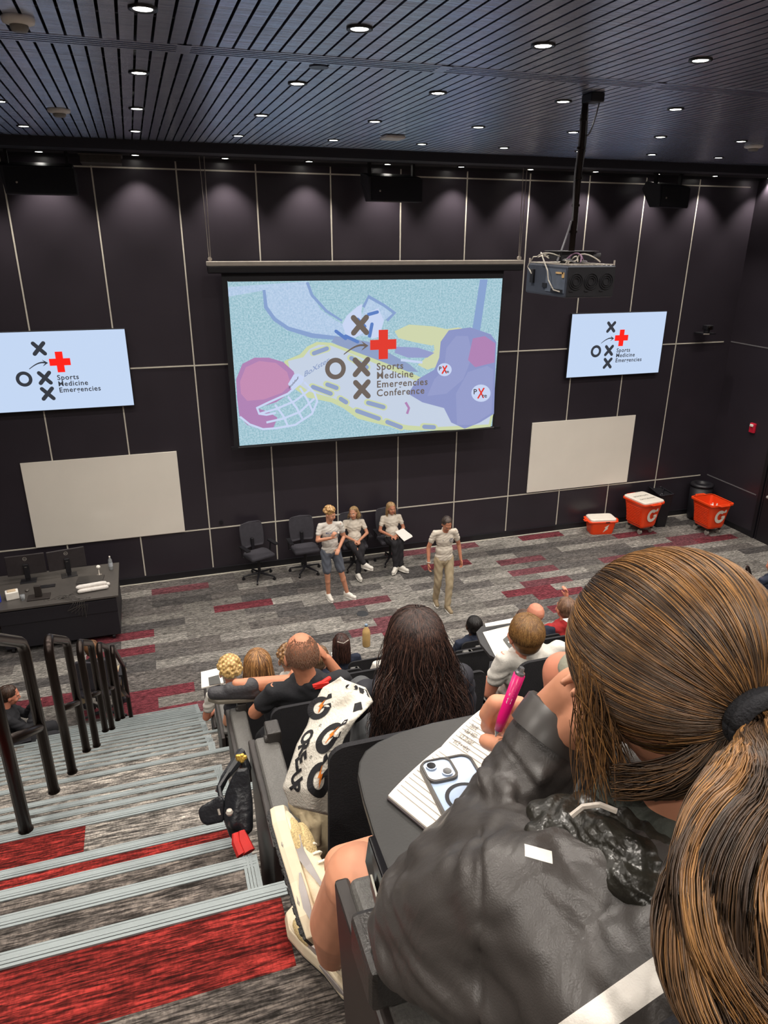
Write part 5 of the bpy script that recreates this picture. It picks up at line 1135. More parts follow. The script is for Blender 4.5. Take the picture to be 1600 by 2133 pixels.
# notebook
zN = ZT + .001
cor = [onZ(808, 1664, zN), onZ(902, 1742, zN), onZ(1122, 1545, zN), onZ(1010, 1478, zN)]
ctr = sum(cor, Vector()) / 4
nb = empty('notebook', tuple(ctr), label='open ruled notebook with handwriting on the nearest writing tablet', cat='notebook')
cor = [c - ctr for c in cor]; ea = (cor[1] - cor[0]); eb = (cor[3] - cor[0])
Q = lambda u, v, z: cor[0] * (1 - u) * (1 - v) + cor[1] * u * (1 - v) + cor[2] * u * v + cor[3] * (1 - u) * v + Vector((0, 0, z))
MB().prism([Q(-.01, -.01, 0), Q(1.01, -.01, 0), Q(1.01, 1.01, 0), Q(-.01, 1.01, 0)], (0, 0, .004)).build('cover', mat('notebook_cover', '#3a3032', .5), nb, bevel=.002)
mb = MB(); n = 16; 
for (v0, v1) in ((.0, .5), (.5, 1)):
    R_ = [[mb.bm.verts.new(Q(u, v0 + (v1 - v0) * i / n, .008 + .006 * math.sin(PI * (i / n)) ** .7)) for i in range(n + 1)] for u in (.01, .99)]
    B_ = [[mb.bm.verts.new(Q(u, v0 + (v1 - v0) * i / n, .0042)) for i in range(n + 1)] for u in (.01, .99)]
    for i in range(n):
        mb.face([R_[0][i], R_[0][i + 1], R_[1][i + 1], R_[1][i]])
        for s in (0, 1): mb.face([R_[s][i], R_[s][i + 1], B_[s][i + 1], B_[s][i]])
    for i in (0, n): mb.face([R_[0][i], R_[1][i], B_[1][i], B_[0][i]])
pg = mb.build('pages', mat('page_cream', '#e6ddd2', .8, var=.02), nb)
mb = MB(); hz = lambda v: .0085 + .006 * math.sin(PI * (v / .5 % 1.0)) ** .7
ln = MB()
for i in range(1, 13):
    v = .02 + i * .036
    strip2(ln, [(.06 + k * .1, v) for k in range(10)], .0022, lambda u, v_: Q(u, v_, hz(v_) + .0004))
    strip2(ln, [(.06 + k * .1, v + .5) for k in range(10)], .0022, lambda u, v_: Q(u, v_, hz(v_) + .0004))
ln.build('ruled_lines', mat('rule_grey', '#8f8a86', .8, var=0), pg)
wr = MB(); R2 = random.Random(5)
for line, tx in enumerate(('RICE + HEAT', 'ICE 20 MIN', 'CPR AED', 'SPINE')):
    v = .60 + line * .06
    put_text(wr, tx, lambda x, y, v=v, line=line: Q(.9 - (x) * 0 - .035 * 0 - (x * 1.0), v - y * .5, hz(v) + .0008) if False else Q(.12 + x, v - y, hz(max(.51, min(.98, v))) + .0012), .055, 0)
wr.build('handwriting', mat('ink_grey', '#4a4646', .8, var=0), pg)

# phone in a dark bumper case
zP = ZT + .018
TL, TR = onZ(868, 1592, zP), onZ(976, 1570, zP); ex = (TR - TL); wd = ex.length; ex.normalize(); ey = Vector((ex.y, -ex.x, 0)); ey = ey if ey.y < 0 else -ey
ph = empty('phone', tuple(TL + ex * wd / 2 + ey * wd), label='pale blue phone in a dark bumper case lying face down on the notebook', cat='phone')
c0 = Vector(ph.location); PHf = lambda u, v, z=0: TL - c0 + ex * (u * wd) + ey * (v * wd) + Vector((0, 0, z))
def rr2(x0, y0, x1, y1, r, n=6):
    o = []
    for cx, cy, a0 in ((x1 - r, y1 - r, 0), (x0 + r, y1 - r, PI / 2), (x0 + r, y0 + r, PI), (x1 - r, y0 + r, 1.5 * PI)):
        for k in range(n + 1): t = a0 + PI / 2 * k / n; o.append((cx + r * math.cos(t), cy + r * math.sin(t)))
    return o
o1, i1 = rr2(0, 0, 1, 2.02, .2), rr2(.055, .055, .945, 1.965, .16)
mb = MB(); mb.loft([[PHf(*p_, z) for p_ in q] for q, z in ((i1, -.008), (o1, -.008), (o1, .004), (i1, .005), (i1, -.008))], caps=False); mb.build('bumper_case', mat('case_taupe', '#4b4744', .35), ph, bevel=.001)
MB().prism([PHf(*p_, -.008) for p_ in i1], (0, 0, .010)).build('phone_back', mat('phone_pale_blue', '#a8bbd6', .12, var=.03, coat=.6), ph)
ci = rr2(.06, .06, .56, .56, .13); co_ = rr2(.03, .03, .60, .60, .15)
MB().loft([[PHf(*p_, z) for p_ in q] for q, z in ((ci, .002), (co_, .002), (co_, .007), (ci, .0075), (ci, .002))], caps=False).build('camera_frame', mat('case_taupe', '#4b4744', .35), ph)
cb = MB().prism([PHf(*p_, .002) for p_ in ci], (0, 0, .0025)).build('camera_bump', mat('phone_bump', '#b9c6d8', .2, var=.02), ph)
for u, v, lb in ((.2, .21, 0), (.42, .42, 0)):
    le = MB().cyl(PHf(u, v, .0045), PHf(u, v, .0085), .098 * wd, seg=24).build('camera_ring', mat('lens_ring', '#8e98a8', .2, metal=.6), ph)
    MB().cyl(PHf(u, v, .0085), PHf(u, v, .009), .08 * wd, seg=24).build('camera_lens', mat('lens_black', '#07070a', .08, var=0), le)
MB().cyl(PHf(.42, .19, .0045), PHf(.42, .19, .005), .04 * wd, seg=16).build('flash', mat('flash_white', '#e6e2da', .4, var=0), ph)
mb = MB(); ring2(mb, (.52, 1.05), .36, .29, lambda x, y: PHf(x, y, .0026), 0, 40); mb.build('magnet_ring', m_black, ph)

# ---------------------------------------------------------------- the person
WO = Vector((2.26, -12.36, 4.88))
wm = empty('person', tuple(WO), label='person with a long brown ponytail and dark grey jacket, bending over the notebook', cat='person')
m_jk = mat('jacket_charcoal', '#3d3937', .40, var=.05, vs=6, bump=.12, bs=500)
def fold_bump(m, scale, dist, st):
    nt = m.node_tree; N = nt.nodes; L = nt.links; b = N['Principled BSDF']; tc = N.new('ShaderNodeTexCoord'); n = N.new('ShaderNodeTexNoise'); n.inputs['Scale'].default_value = scale; n.inputs['Detail'].default_value = 2.5; n.inputs['Distortion'].default_value = 1.6
    mp = N.new('ShaderNodeMapping'); mp.inputs['Rotation'].default_value = (.5, .8, .3); mp.inputs['Scale'].default_value = (1, 1, .35); L.new(tc.outputs['Object'], mp.inputs[0]); L.new(mp.outputs[0], n.inputs['Vector'])
    q = N.new('ShaderNodeBump'); q.inputs['Strength'].default_value = st; q.inputs['Distance'].default_value = dist; L.new(n.outputs[0], q.inputs['Height'])
    old = b.inputs['Normal'].links; 
    if old: L.new(old[0].from_socket, q.inputs['Normal'])
    L.new(q.outputs[0], b.inputs['Normal'])
fold_bump(m_jk, 10, .022, .38); m_jw = mat('jacket_white_stripe', '#e2dcd4', .6, var=.03); m_col = mat('collar_black', '#26241f', .32, var=.2, vs=40, bump=.5, bs=45)
SKW = skin('warm', '#cf8f70')
Hc = at(1420, 1392, .80)
Fw = Vector((-.38, .74, -.55)).normalized(); up = Vector((0, 0, 1)); Rt_ = Fw.cross(up).normalized(); Up = Rt_.cross(Fw).normalized()
RhW = Matrix((Rt_, Fw, Up)).transposed()
nk = at(1400, 1690, .84); shL = at(1075, 1865, .815); shR = at(1690, 1900, .76)
mb = MB(); head_prims(mb, Hc + Fw * .012, RhW, 1.0, seg=20)
mb.cap(nk + Vector((0, 0, -.06)), Hc + RhW @ Vector((0, -.02, -.07)), .055, .05, 16)
mb.sph(nk + Vector((.02, -.02, -.17)), (.15, .1, .14), 20).sph(Vector((2.24, -12.38, 5.08)), (.13, .1, .14), 20).sph(Vector((2.26, -12.35, 4.98)), (.15, .12, .10), 20)
mb.cap(nk + Vector((0, 0, -.05)), shL, .05, .045, 14).cap(nk + Vector((0, 0, -.05)), shR, .05, .045, 14)
elL_ = at(862, 1885, .98); wrL_ = at(1160, 1500, .985)
mb.cap(shL, elL_, .046, .038, 14).cap(elL_, wrL_, .038, .027, 14)
# left hand supports the cheek
hdir = (at(1235, 1440, .90) - wrL_)
hand_prims(mb, wrL_, hdir, at(1240, 1500, .8) - at(1240, 1500, .9), 1, .35, 1.0, 10)
mb.cap(at(1130, 1500, 1.0), at(1205, 1440, .94), .030, .034, 14).cap(at(1155, 1540, .98), at(1225, 1500, .92), .026, .03, 14)
# right arm reaching to the page
elR_ = at(1480, 1640, 1.05); wrR_ = at(1120, 1508, 1.13)
mb.cap(shR, elR_, .046, .038, 12).cap(elR_, wrR_, .038, .029, 12)
K = lambda *q: at(*q)
mb.cap(K(1120, 1505, 1.13), K(1075, 1490, 1.125), .03, .027, 12).cap(K(1100, 1530, 1.14), K(1070, 1520, 1.15), .026, .024, 12)
def chain(pts, rs):
    for (p_, q_), (r0, r1) in zip(zip(pts, pts[1:]), zip(rs, rs[1:])): mb.cap(p_, q_, r0, r1, 10)
chain([K(1082, 1470, 1.11), K(1032, 1463, 1.12), K(1012, 1488, 1.14), K(1030, 1520, 1.155)], [.0155, .0138, .012, .010])
chain([K(1078, 1490, 1.13), K(1026, 1486, 1.145), K(1014, 1513, 1.16), K(1036, 1532, 1.17)], [.015, .0135, .0115, .0095])
chain([K(1080, 1510, 1.15), K(1036, 1510, 1.165), K(1040, 1540, 1.175), K(1062, 1545, 1.175)], [.0145, .013, .011, .0095])
chain([K(1088, 1530, 1.16), K(1054, 1534, 1.17), K(1062, 1555, 1.175), K(1080, 1556, 1.17)], [.0135, .0115, .010, .009])
chain([K(1098, 1548, 1.09), K(1050, 1556, 1.10), K(1012, 1543, 1.13)], [.0175, .0150, .0125])
# legs
knB = at(748, 1830, 1.285); anB = at(694, 1985, 1.60); hipB = Vector((2.17, -12.34, 4.96))
mb.cap(hipB, knB, .082, .062, 18).cap(knB, at(708, 1920, 1.44), .060, .060, 18).cap(at(708, 1920, 1.44), anB, .060, .036, 18)
anA = at(712, 1800, 1.50); knA = Vector((2.2, -11.98, 4.96)); mb.cap(Vector((2.34, -12.34, 4.96)), knA, .082, .06, 14).cap(knA, anA, .055, .038, 14)
blob(mb, 'body', SKW, wm, .0045, 4, face_paint(Hc + Fw * .012, RhW, 1.0), world=True)
MB().sph(Vector((2.26, -12.37, 4.97)), (.17, .14, .11), 20).cap((2.17, -12.34, 4.96), (2.08, -12.2, 4.97), .095, .09).cap((2.34, -12.34, 4.96), (2.29, -12.12, 4.97), .095, .09).build('shorts', m_blk, wm, world=True, smooth=True)
# jacket -------------------------------------------------------------
mb = MB()
tb_ = nk + Vector((.0, -.03, -.13))
mb.sph(tb_, (.175, .115, .14), 22).sph(nk + Vector((.05, -.03, -.26)), (.165, .125, .16), 22).sph(Vector((2.25, -12.38, 5.05)), (.165, .13, .14), 22)
mb.cap(nk + Vector((0, -.01, -.055)), shL, .062, .070, 16).cap(nk + Vector((0, -.01, -.055)), shR, .062, .070, 16)
mb.sph(shL, (.070, .068, .070), 16).cap(shL, at(1250, 2080, .76), .068, .085, 16).cap(at(1250, 2080, .76), at(1500, 1960, .74), .085, .085, 16).cap(shL, at(1380, 1850, .80), .062, .07, 16)
el = at(868, 1878, .985)
mb.cap(shL, at(960, 1905, .88), .070, .072, 16).cap(at(960, 1905, .88), at(880, 1925, .94), .072, .062, 16).cap(at(880, 1925, .94), el, .062, .056, 16).sph(at(838, 1925, .97), .046, 14).cap(at(838, 1925, .97), at(840, 1990, .93), .046, .038, 14).cap(at(840, 1990, .93), at(960, 2010, .86), .04, .06, 14).cap(at(960, 2010, .86), at(1080, 2050, .82), .062, .07, 14)
mb.cap(el, at(1005, 1755, .985), .054, .064, 16).cap(at(1005, 1755, .985), at(1100, 1625, .985), .064, .060, 16).cap(at(1100, 1625, .985), at(1150, 1532, .985), .060, .054, 16)
mb.cap(at(925, 1800, .96), at(1020, 1850, .87), .05, .05, 14).cap(at(1000, 1760, .95), at(1090, 1790, .87), .06, .06, 14)
mb.cap(shR, elR_, .07, .06, 14).cap(elR_, at(1180, 1530, 1.12), .06, .046, 14)
# raised folds
for q in (((905, 1712, .93), (975, 1760, .91), (1060, 1765, .90)), ((930, 1660, .94), (1010, 1715, .925), (1085, 1720, .92)), ((822, 1865, .935), (900, 1835, .92), (990, 1830, .90)), ((812, 1905, .925), (880, 1880, .905), (960, 1850, .9)), ((985, 1600, .945), (1050, 1660, .925), (1120, 1690, .93)),
          ((1000, 1880, .79), (985, 1980, .80), (1010, 2080, .79)), ((905, 1930, .87), (915, 2000, .86), (960, 2050, .84)), ((1060, 1560, .94), (1120, 1620, .93), (1180, 1640, .94)), ((870, 1780, .95), (930, 1790, .93), (1000, 1790, .91))):
    P_ = [at(*t_) for t_ in q]; P_[0] = at(q[0][0] + 12, q[0][1], q[0][2] * 1.035); P_[2] = at(q[2][0], q[2][1], q[2][2] * 1.03); mb.tube([P_[0], P_[0].lerp(P_[1], .5), P_[1], P_[1].lerp(P_[2], .5), P_[2]], [.004, .014, .019, .014, .004], 10)
sA, sB = at(1215, 2140, .68), at(1400, 2010, .69); sn_ = (sB - sA).cross(ray_v := Vector(ray(1300, 2075))).normalized()
s2A, s2B = at(1085, 1768, .8), at(1200, 1800, .8); s2n = (s2B - s2A).cross(Vector(ray(1140, 1785))).normalized()
smA, smB = at(1000, 1830, .75), at(998, 2140, .75); smn = (smB - smA).cross(Vector(ray(1000, 1980))).normalized()
sm2A, sm2B = at(1048, 1545, .93), at(1150, 1690, .93); sm2n = (sm2B - sm2A).cross(Vector(ray(1095, 1620))).normalized()
def jpaint(c):
    c = c + WO
    q = c - sA; t_ = q.dot((sB - sA).normalized())
    if abs(q.dot(sn_)) < .0135 and c.y < -12.42 and c.z > 5.2 and t_ > -.05: return 1
    q = c - s2A; t_ = q.dot((s2B - s2A).normalized())
    if abs(q.dot(s2n)) < .007 and 0 < t_ < .05: return 1
    return 0
def jdisp(c):
    d = .0022 * np.sin(c[:, 0] * 45 + 9 * np.sin(c[:, 2] * 23) + 20 * c[:, 1]) * np.sin(c[:, 2] * 38 + 5 * np.sin(c[:, 0] * 31))
    d += .0019 * np.sin((c[:, 0] * .6 - c[:, 1] * .9 + c[:, 2] * .7) * 62 + 6 * np.sin(c[:, 2] * 27)) * np.clip((2.08 - c[:, 0]) / .08, 0, 1)
    d += -.003 * np.exp(-(((c - np.array(sm2A)) @ np.array(sm2n)) / .0020) ** 2) * (c[:, 0] > 1.98) * (c[:, 2] > 5.28) * (c[:, 1] > -12.3)
    d += -.0035 * np.exp(-(((c - np.array(smA)) @ np.array(smn)) / .0022) ** 2) * (c[:, 1] < -12.3)
    return d
def jstripes():
    nt = m_jk.node_tree; N = nt.nodes; L = nt.links; b = N['Principled BSDF']; tc = N.new('ShaderNodeTexCoord'); old = b.inputs['Base Color'].links[0].from_socket
    def dist(nv, p0):
        v = N.new('ShaderNodeVectorMath'); v.operation = 'DOT_PRODUCT'; L.new(tc.outputs['Object'], v.inputs[0]); v.inputs[1].default_value = tuple(nv)
        s_ = N.new('ShaderNodeMath'); s_.operation = 'SUBTRACT'; L.new(v.outputs['Value'], s_.inputs[0]); s_.inputs[1].default_value = float(Vector(nv).dot(p0 - WO)); return s_.outputs[0]
    def cmp(x, lo, hi):
        a = N.new('ShaderNodeMath'); a.operation = 'GREATER_THAN'; L.new(x, a.inputs[0]); a.inputs[1].default_value = lo
        c = N.new('ShaderNodeMath'); c.operation = 'LESS_THAN'; L.new(x, c.inputs[0]); c.inputs[1].default_value = hi
        m = N.new('ShaderNodeMath'); m.operation = 'MULTIPLY'; L.new(a.outputs[0], m.inputs[0]); L.new(c.outputs[0], m.inputs[1]); return m.outputs[0]
    def mul(a, c): m = N.new('ShaderNodeMath'); m.operation = 'MULTIPLY'; L.new(a, m.inputs[0]); L.new(c, m.inputs[1]); return m.outputs[0]
    k1 = mul(cmp(dist(sn_, sA), -.0135, .0135), mul(cmp(dist((sB - sA).normalized(), sA), -.05, .3), cmp(dist((0, 1, 0), Vector((0, -12.42, 0))), -1, 0)))
    k2 = mul(cmp(dist(s2n, s2A), -.006, .006), cmp(dist((s2B - s2A).normalized(), s2A), 0.0, .028))
    mx = N.new('ShaderNodeMath'); mx.operation = 'MAXIMUM'; L.new(k1, mx.inputs[0]); L.new(k2, mx.inputs[1])
    x = N.new('ShaderNodeMix'); x.data_type = 'RGBA'; L.new(mx.outputs[0], x.inputs[0]); L.new(old, x.inputs[6]); x.inputs[7].default_value = srgb('#e2dcd4') + (1,); L.new(x.outputs[2], b.inputs['Base Color'])
m_cuff = mat('jacket_cuff', '#3d3937', .40, var=.05); jstripes()
jo = blob(mb, 'jacket', m_jk, wm, .0052, 14, None, world=True, disp=jdisp)
cu = MB(); q0 = at(1148, 1530, .985); q1 = at(1190, 1470, .985); ax = (q1 - q0).normalized(); xx_, yy_ = frame_of(ax)
ringp = lambda r_, s_: [q0 + ax * s_ + xx_ * r_ * math.cos(2 * PI * k / 28) + yy_ * r_ * math.sin(2 * PI * k / 28) for k in range(28)]
cu.loft([ringp(.057, -.01), ringp(.056, .03), ringp(.052, .034), ringp(.046, .03), ringp(.044, .0)], caps=False); cu.build('cuff', m_cuff, wm, world=True, smooth=True)
cl = MB(); 
for q in (((1125, 1745, .83), (1180, 1720, .84), (1260, 1745, .80), (1340, 1800, .77)), ((1135, 1775, .82), (1220, 1790, .80), (1330, 1850, .75), (1400, 1900, .73)), ((1130, 1700, .86), (1230, 1690, .86), (1300, 1720, .83), (1380, 1770, .79)), ((1400, 1900, .73), (1500, 1900, .72), (1600, 1850, .74), (1640, 1800, .78))):
    P_ = [at(*t_) for t_ in q]
    for a_, b_ in zip(P_, P_[1:]): cl.cap(a_, b_, .021, .024, 12)
blob(cl, 'collar', m_col, wm, .0045, 2, world=True, disp=lambda c: .002 * np.sin(c[:, 0] * 140 + 8 * np.sin(c[:, 2] * 90)) * np.sin(c[:, 1] * 120))
us = MB()
for q in (((1280, 1650, .86), (1330, 1700, .84), (1400, 1745, .80), (1480, 1760, .78)), ((1270, 1690, .86), (1320, 1740, .83), (1390, 1790, .79), (1470, 1800, .77))):
    P_ = [at(*t_) for t_ in q]
    for a_, b_ in zip(P_, P_[1:]): us.cap(a_, b_, .026, .028, 12)
blob(us, 'undershirt_collar', mat('undershirt_green_grey', '#3f423c', .85, bump=.3, bs=120), wm, .005, 3, world=True)
MB().tube([at(*t_) for t_ in ((1190, 1700, .80), (1215, 1680, .80), (1250, 1676, .79), (1285, 1690, .785))], .0035, 6).build('collar_zip', m_alu, wm, world=True)
# hair ---------------------------------------------------------------
ax3 = np.array([.095, .116, .112]); Rw = np.array(RhW); Hh = Vector(np.array(Hc) + Rw @ np.array([0, .002, .020]))
def on_head(l, k=1.0): return np.array(Hh) + Rw @ (ax3 * l * k)
tie = at(1568, 1488, .6)
for q_ in np.arange(.6, .9, .002):
    tie = at(1568, 1488, q_)
    if np.linalg.norm(Rw.T @ (np.array(tie) - np.array(Hh)) / ax3) <= 1.0: break
tl = Rw.T @ (np.array(tie) - np.array(Hh)) / ax3; tl /= np.linalg.norm(tl)
mb = MB(); mb.sph(Hh + RhW @ Vector((0, -.006, .001)), (.087, .104, .102), 24, R=RhW).cap(Hc + RhW @ Vector((0, -.06, .0)), Vector(on_head(tl, .80)), .06, .03, 16)
hc_cols = ['#33261d', '#3f2f23', '#4b3828', '#5a422c', '#6d4e31', '#855f38', '#9a6f40']
blob(mb, 'hair_base', hmat('#33241a'), wm, .007, 3, world=True)
n, k = 9000, 20; MI = np.zeros(n, int); P = np.zeros((n, k, 3)); i = 0
while i < n:
    d = rng.normal(0, 1, 3); d /= np.linalg.norm(d)
    if d[1] > .9 or (d[2] < .1 and d[1] > .55) or d[2] < -.95: continue
    if d[2] < -.25 and d[1] > .05: continue
    ang = math.acos(np.clip(d @ tl, -1, 1))
    if ang < .12: continue
    lift = rng.uniform(.97, 1.045); wv_ = rng.normal(0, .018, 3); e_ = rng.uniform(.90, .985)
    for j in range(k):
        f = j / (k - 1) * e_; s_ = (math.sin((1 - f) * ang) * d + math.sin(f * ang) * tl) / math.sin(ang)
        s_ = s_ + wv_ * math.sin(PI * f) * .8; s_ /= np.linalg.norm(s_)
        P[i, j] = on_head(s_, lift * (1 - .07 * f ** 3))
    g_ = math.sin(d[0] * 9 + 3 * math.sin(d[2] * 7)) + math.sin(d[2] * 13 + d[0] * 5) * .8 + rng.normal(0, .55) + d[2] * .7; MI[i] = int(np.clip((g_ + 2) / 4.2 * len(hc_cols), 0, len(hc_cols) - 1))
    i += 1
strands('hair_strands', wm, P, rng.uniform(.0005, .0010, n), [hmat(c) for c in hc_cols], seg=3, world=True, mi=MI)
n, k = 900, 16; P = np.zeros((n, k, 3)); tn_ = np.array(on_head(tl, .93))
for i in range(n):
    r0_ = np.array(at(rng.uniform(1270, 1430), rng.uniform(1590, 1668), rng.uniform(.775, .80))); bul = rng.uniform(.012, .03)
    for j in range(k):
        f = j / (k - 1); P[i, j] = r0_ * (1 - f) + tn_ * f + bul * math.sin(PI * min(1, f * 1.1)) * (np.array([-.2, -.75, -.5])) + rng.normal(0, .0004, 3)
strands('nape_hair', wm, P, .0011, [hmat(c) for c in hc_cols[:5]], seg=3, world=True)
# loose strands by the cheek
n, k = 220, 16; P = np.zeros((n, k, 3))
for i in range(n):
    x0 = rng.uniform(1196, 1262); y0 = rng.uniform(1340, 1500); x1 = x0 + rng.uniform(-10, 70); y1 = rng.uniform(1560, 1680); dd_ = rng.uniform(.76, .82); w1 = rng.uniform(0, 6); am = rng.uniform(4, 16)
    for j in range(k):
        f = j / (k - 1); P[i, j] = at(x0 + (x1 - x0) * f + am * math.sin(w1 + 4 * f), y0 + (y1 - y0) * f, dd_ + .02 * f)
strands('loose_hair', wm, P, .0006, [hmat(c) for c in ('#4a3524', '#8a6238', '#6b4c30')], world=True)
# elastic
ex_ = Vector(Rw @ tl).normalized(); px_, py_ = frame_of(ex_); tc_ = Vector(on_head(tl, .99)) + ex_ * .002
mb = MB()
for dz_ in (0, .008): mb.tube([tc_ + ex_ * dz_ + (px_ * math.cos(a) * 1.0 + py_ * math.sin(a)) * (.027 + .001 * math.sin(3 * a)) for a in [2 * PI * j / 28 for j in range(29)]], .0085, 10)
mb.build('hair_elastic', mat('elastic_black', '#15151a', .9, bump=.5, bs=300), wm, world=True, smooth=True)
# ponytail
ctl = [tc_ - ex_ * .01, tc_ + ex_ * .02 + Vector((0, 0, -.004)), at(1600, 1600, .655), at(1562, 1720, .63), at(1522, 1860, .605), at(1545, 2010, .585), at(1640, 2190, .56), at(1720, 2330, .54)]
rad_ = [.018, .024, .038, .050, .058, .058, .05, .03]
def crv(t_):
    m_ = len(ctl) - 1; x = min(t_ * m_, m_ - 1e-6); i_ = int(x); f = x - i_; p0 = ctl[max(i_ - 1, 0)]; p1 = ctl[i_]; p2 = ctl[i_ + 1]; p3 = ctl[min(i_ + 2, m_)]
    return .5 * ((2 * p1) + (p2 - p0) * f + (2 * p0 - 5 * p1 + 4 * p2 - p3) * f * f + (3 * p1 - p0 - 3 * p2 + p3) * f ** 3), rad_[i_] * (1 - f) + rad_[i_ + 1] * f
n, k = 6500, 30; P = np.zeros((n, k, 3)); MT = np.zeros(n, int); frames = []
for j in range(k):
    c_, r_ = crv(j / (k - 1)); c2, _ = crv(min(1, (j + .5) / (k - 1))); d_ = (c2 - c_); d_ = d_.normalized() if d_.length > 1e-6 else Vector((0, 0, -1))
    xv = Vector((1, 0, 0)); xv = (xv - d_ * xv.dot(d_)).normalized(); yv = d_.cross(xv); frames.append((np.array(c_), r_, np.array(xv), np.array(yv)))
for i in range(n):
    a_ = rng.uniform(0, 2 * PI); rr_ = math.sqrt(rng.uniform(0, 1)); cl_ = int(a_ * 1.6) + int(rr_ * 2.2) * 5; w1 = a_ * .9 + rr_ * 1.5 + cl_ * .5 + rng.normal(0, .22); ln_ = rng.uniform(.55, 1.0)
    MT[i] = int(np.clip((math.sin(cl_ * 2.3) + rng.normal(0, .5) + 1.6) / 3.2 * len(hc_cols), 0, len(hc_cols) - 1))
    for j in range(k):
        f = j / (k - 1) * ln_; jj = f * (k - 1); j0 = int(jj); j1 = min(j0 + 1, k - 1); g_ = jj - j0
        c_ = frames[j0][0] * (1 - g_) + frames[j1][0] * g_; r_ = frames[j0][1] * (1 - g_) + frames[j1][1] * g_
        aa = a_ + .45 * math.sin(w1 + 5 * f) * f; am = .011 * f ** .8
        P[i, j] = c_ + r_ * rr_ * (math.cos(aa) * frames[j0][2] + math.sin(aa) * .8 * frames[j0][3]) + am * (math.sin(w1 + 15 * f) * frames[j0][2] + math.cos(w1 * 2 + 12 * f) * frames[j0][3])
strands('ponytail', wm, P, rng.uniform(.0006, .0012, n), [hmat(c) for c in hc_cols], seg=3, world=True, mi=MT)
# ---------------------------------------------------------------- pen
pen = empty('pen', tuple(at(1040, 1535, 1.165)), label='bright pink ballpoint pen held in the writing hand', cat='pen')
p0, p1 = at(1038, 1520, 1.092), at(1082, 1405, 1.06); dv = (p1 - p0).normalized()
MB().tube([p0, p0 + dv * .02, p1], [.006, .0082, .0088], 16).build('barrel', mat('pen_pink', '#d3166c', .28, var=.02), pen, world=True, smooth=True)
MB().tube([p0 - dv * .012, p0], [.0015, .005], 12).build('metal_tip', mat('chrome', '#d6d6d8', .12, metal=.9, var=0), pen, world=True)
MB().tube([p1, p1 + dv * .004, p1 + dv * .006, p1 + dv * .012], [.0075, .0075, .0045, .004], 12).build('clicker', MATS['chrome'], pen, world=True)
vv_ = -Vector(ray(1065, 1470)).normalized(); sx_ = dv; sy_ = vv_.cross(dv).normalized()
mb = MB(); put_text(mb, 'G2 Premium', lambda x, y: p0 + dv * (.045 + x) + sy_ * (y - .003) + vv_ * .0092, .0095, 0, bold=.0001); mb.build('pen_lettering', m_white, pen, world=True)
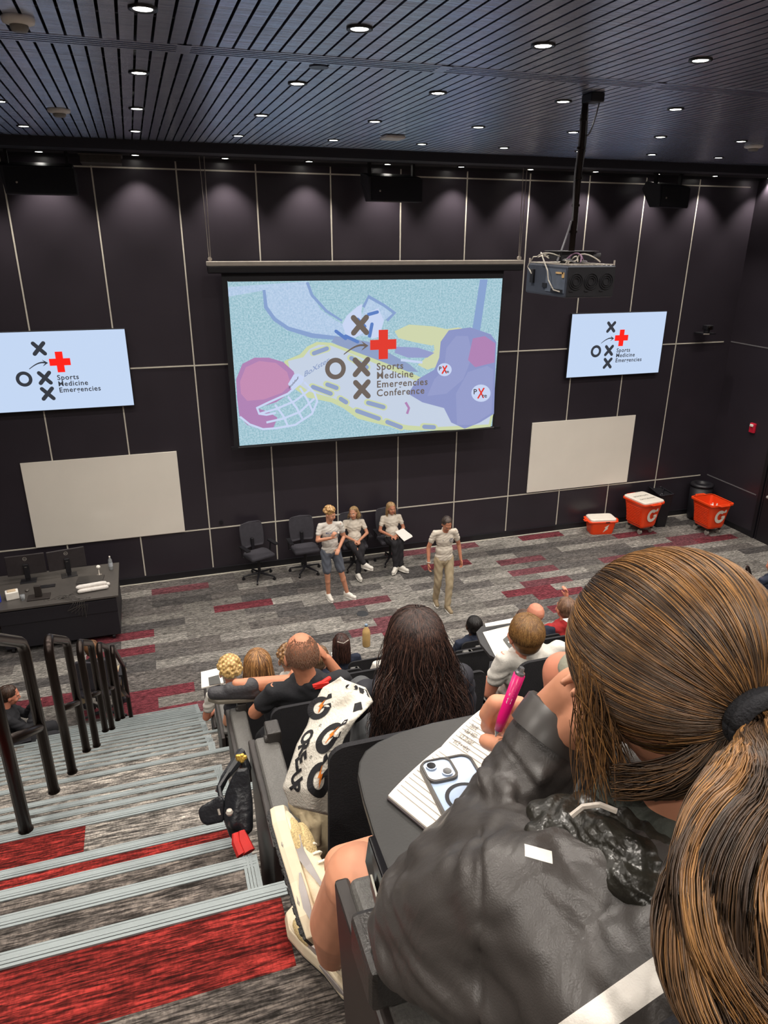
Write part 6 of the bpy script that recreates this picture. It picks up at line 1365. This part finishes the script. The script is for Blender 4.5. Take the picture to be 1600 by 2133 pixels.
# ---------------------------------------------------------------- sneakers
m_up = mat('sneaker_cream', '#d9cbb0', .7, var=.05, vs=30, bump=.2, bs=300); m_mesh = mat('sneaker_mesh', '#c2ac7c', .8, var=.3, vs=260, bump=.6, bs=300); m_mid = mat('sneaker_midsole', '#cdbfa5', .6, var=.06, vs=20); m_out = mat('sneaker_outsole', '#2c2b2b', .7, var=.2, vs=90, bump=.8, bs=160); m_sw = mat('sneaker_grey', '#8a8381', .35); m_air = mat('sneaker_air_unit', '#8f867b', .15, coat=.5)
def sneaker(parent):
    r = MB(); sec = []
    for y, w0, w1, h0, h1 in ((-.135, .022, .018, .03, .075), (-.12, .034, .03, .028, .098), (-.08, .037, .031, .028, .100), (-.04, .035, .028, .028, .088), (0, .036, .027, .027, .082), (.04, .042, .028, .026, .074), (.08, .047, .032, .024, .062), (.115, .042, .028, .024, .052), (.14, .028, .016, .026, .042)):
        sec.append([Vector((w0 * math.cos(t) * (1 if math.sin(t) < .2 else 1 - .35 * math.sin(t)), y, h0 + (h1 - h0) * (math.sin(t) * .5 + .5))) for t in [2 * PI * k / 20 for k in range(20)]])
    r.loft(sec); o = r.build('sneaker_upper', m_up, parent, smooth=True)
    q = o.modifiers.new('ss', 'SUBSURF'); q.levels = q.render_levels = 1
    ol = [(-.03, -.14), (.03, -.14), (.041, -.1), (.038, -.03), (.045, .04), (.052, .09), (.04, .135), (.01, .155), (-.025, .145), (-.046, .1), (-.046, .04), (-.038, -.03), (-.042, -.1)]
    mb = MB(); mb.loft([[Vector((x * 1.06, y * 1.02, .006)) for x, y in ol], [Vector((x * 1.1, y * 1.03, .018)) for x, y in ol], [Vector((x, y, .04)) for x, y in ol]]); mb.build('sneaker_midsole', m_mid, parent, bevel=.003)
    mb = MB(); mb.prism([Vector((x * 1.03, y * 1.01, 0)) for x, y in ol], (0, 0, .008))
    for i_ in range(13):
        for s in (-1, 0, 1): mb.box((s * .024 - .009, -.13 + .021 * i_, -.004), (s * .024 + .009, -.117 + .021 * i_, 0))
    mb.build('sneaker_outsole', m_out, parent)
    MB().sph((0, -.075, .014), (.046, .05, .012), 16).sph((.0, .05, .016), (.053, .03, .009), 16).build('air_unit', m_air, parent, smooth=True)
    MB().sph((0, .045, .060), (.036, .055, .018), 16).sph((.024, .06, .046), (.022, .05, .018), 14).sph((-.024, .06, .046), (.022, .05, .018), 14).build('sneaker_mesh', m_mesh, parent, smooth=True)
    mb = MB()
    for i_ in range(5): y = -.01 + .022 * i_; z = .084 - .0055 * i_; mb.tube([(-.026, y, z - .01), (-.012, y + .004, z + .004), (.012, y + .01, z + .004), (.026, y + .006, z - .01)], .003, 6)
    mb.tube([(0, -.02, .086), (.03, -.03, .1), (.04, -.01, .085)], .0028, 6); mb.build('laces', mat('lace_white', '#e8e0d0', .8), parent)
    MB().tube([(0, -.03, .085), (0, -.055, .118), (0, -.06, .122)], [.02, .02, .014], 10).build('tongue', m_up, parent, smooth=True)
    MB().tube([(.022 * math.cos(a), -.085 + .036 * math.sin(a), .103 + .006 * math.sin(a)) for a in [2 * PI * j / 20 for j in range(21)]], .006, 8).build('collar', m_up, parent, smooth=True)
    for s in (-1, 1):
        mb = MB(); strip2(mb, [(-.085, .076), (-.05, .066), (-.01, .054), (.02, .046), (.045, .046), (.058, .056)], [.001, .004, .008, .010, .010, .002], lambda x, y, s=s: Vector((s * (.0385 + .004 * max(0, x / .06)), x, y))); mb.build('swoosh_mark', m_sw, parent, solid=.003)
        mb = MB(); strip2(mb, [(-.12, .03), (-.09, .028), (-.05, .03), (-.02, .034)], [.002, .008, .007, .002], lambda x, y, s=s: Vector((s * .0462, x, y))); mb.build('midsole_window', m_sw, parent, solid=.003)
def orient(o, loc, D, U):
    D = Vector(D).normalized(); U = Vector(U); U = (U - D * U.dot(D)).normalized(); X = D.cross(U); o.matrix_world = Matrix(((X.x, D.x, U.x, loc[0]), (X.y, D.y, U.y, loc[1]), (X.z, D.z, U.z, loc[2]), (0, 0, 0, 1)))
s1 = empty('sneaker', label='cream chunky sneaker raised with toe up and sole towards the aisle', cat='shoe', group='sneakers of the ponytailed person'); sneaker(s1)
v1 = Vector(ray(620, 1830)).normalized(); left = Vector((-RT[0][0], -RT[0][1], -RT[0][2])); Dt = -Vector(RT[1]); Dt = (Dt * .75 + left * .22 + v1 * .55).normalized()
orient(s1, at(600, 1826, 1.60), Dt, -left * .93 - v1 * .16)
s2 = dup(s1, label='cream chunky sneaker flat on the red and grey carpet beside the end panel'); p_ = onZ(688, 1998, 4.382); orient(s2, (p_.x, p_.y, 4.386), (-.35, .8, 0), (0, 0, 1))
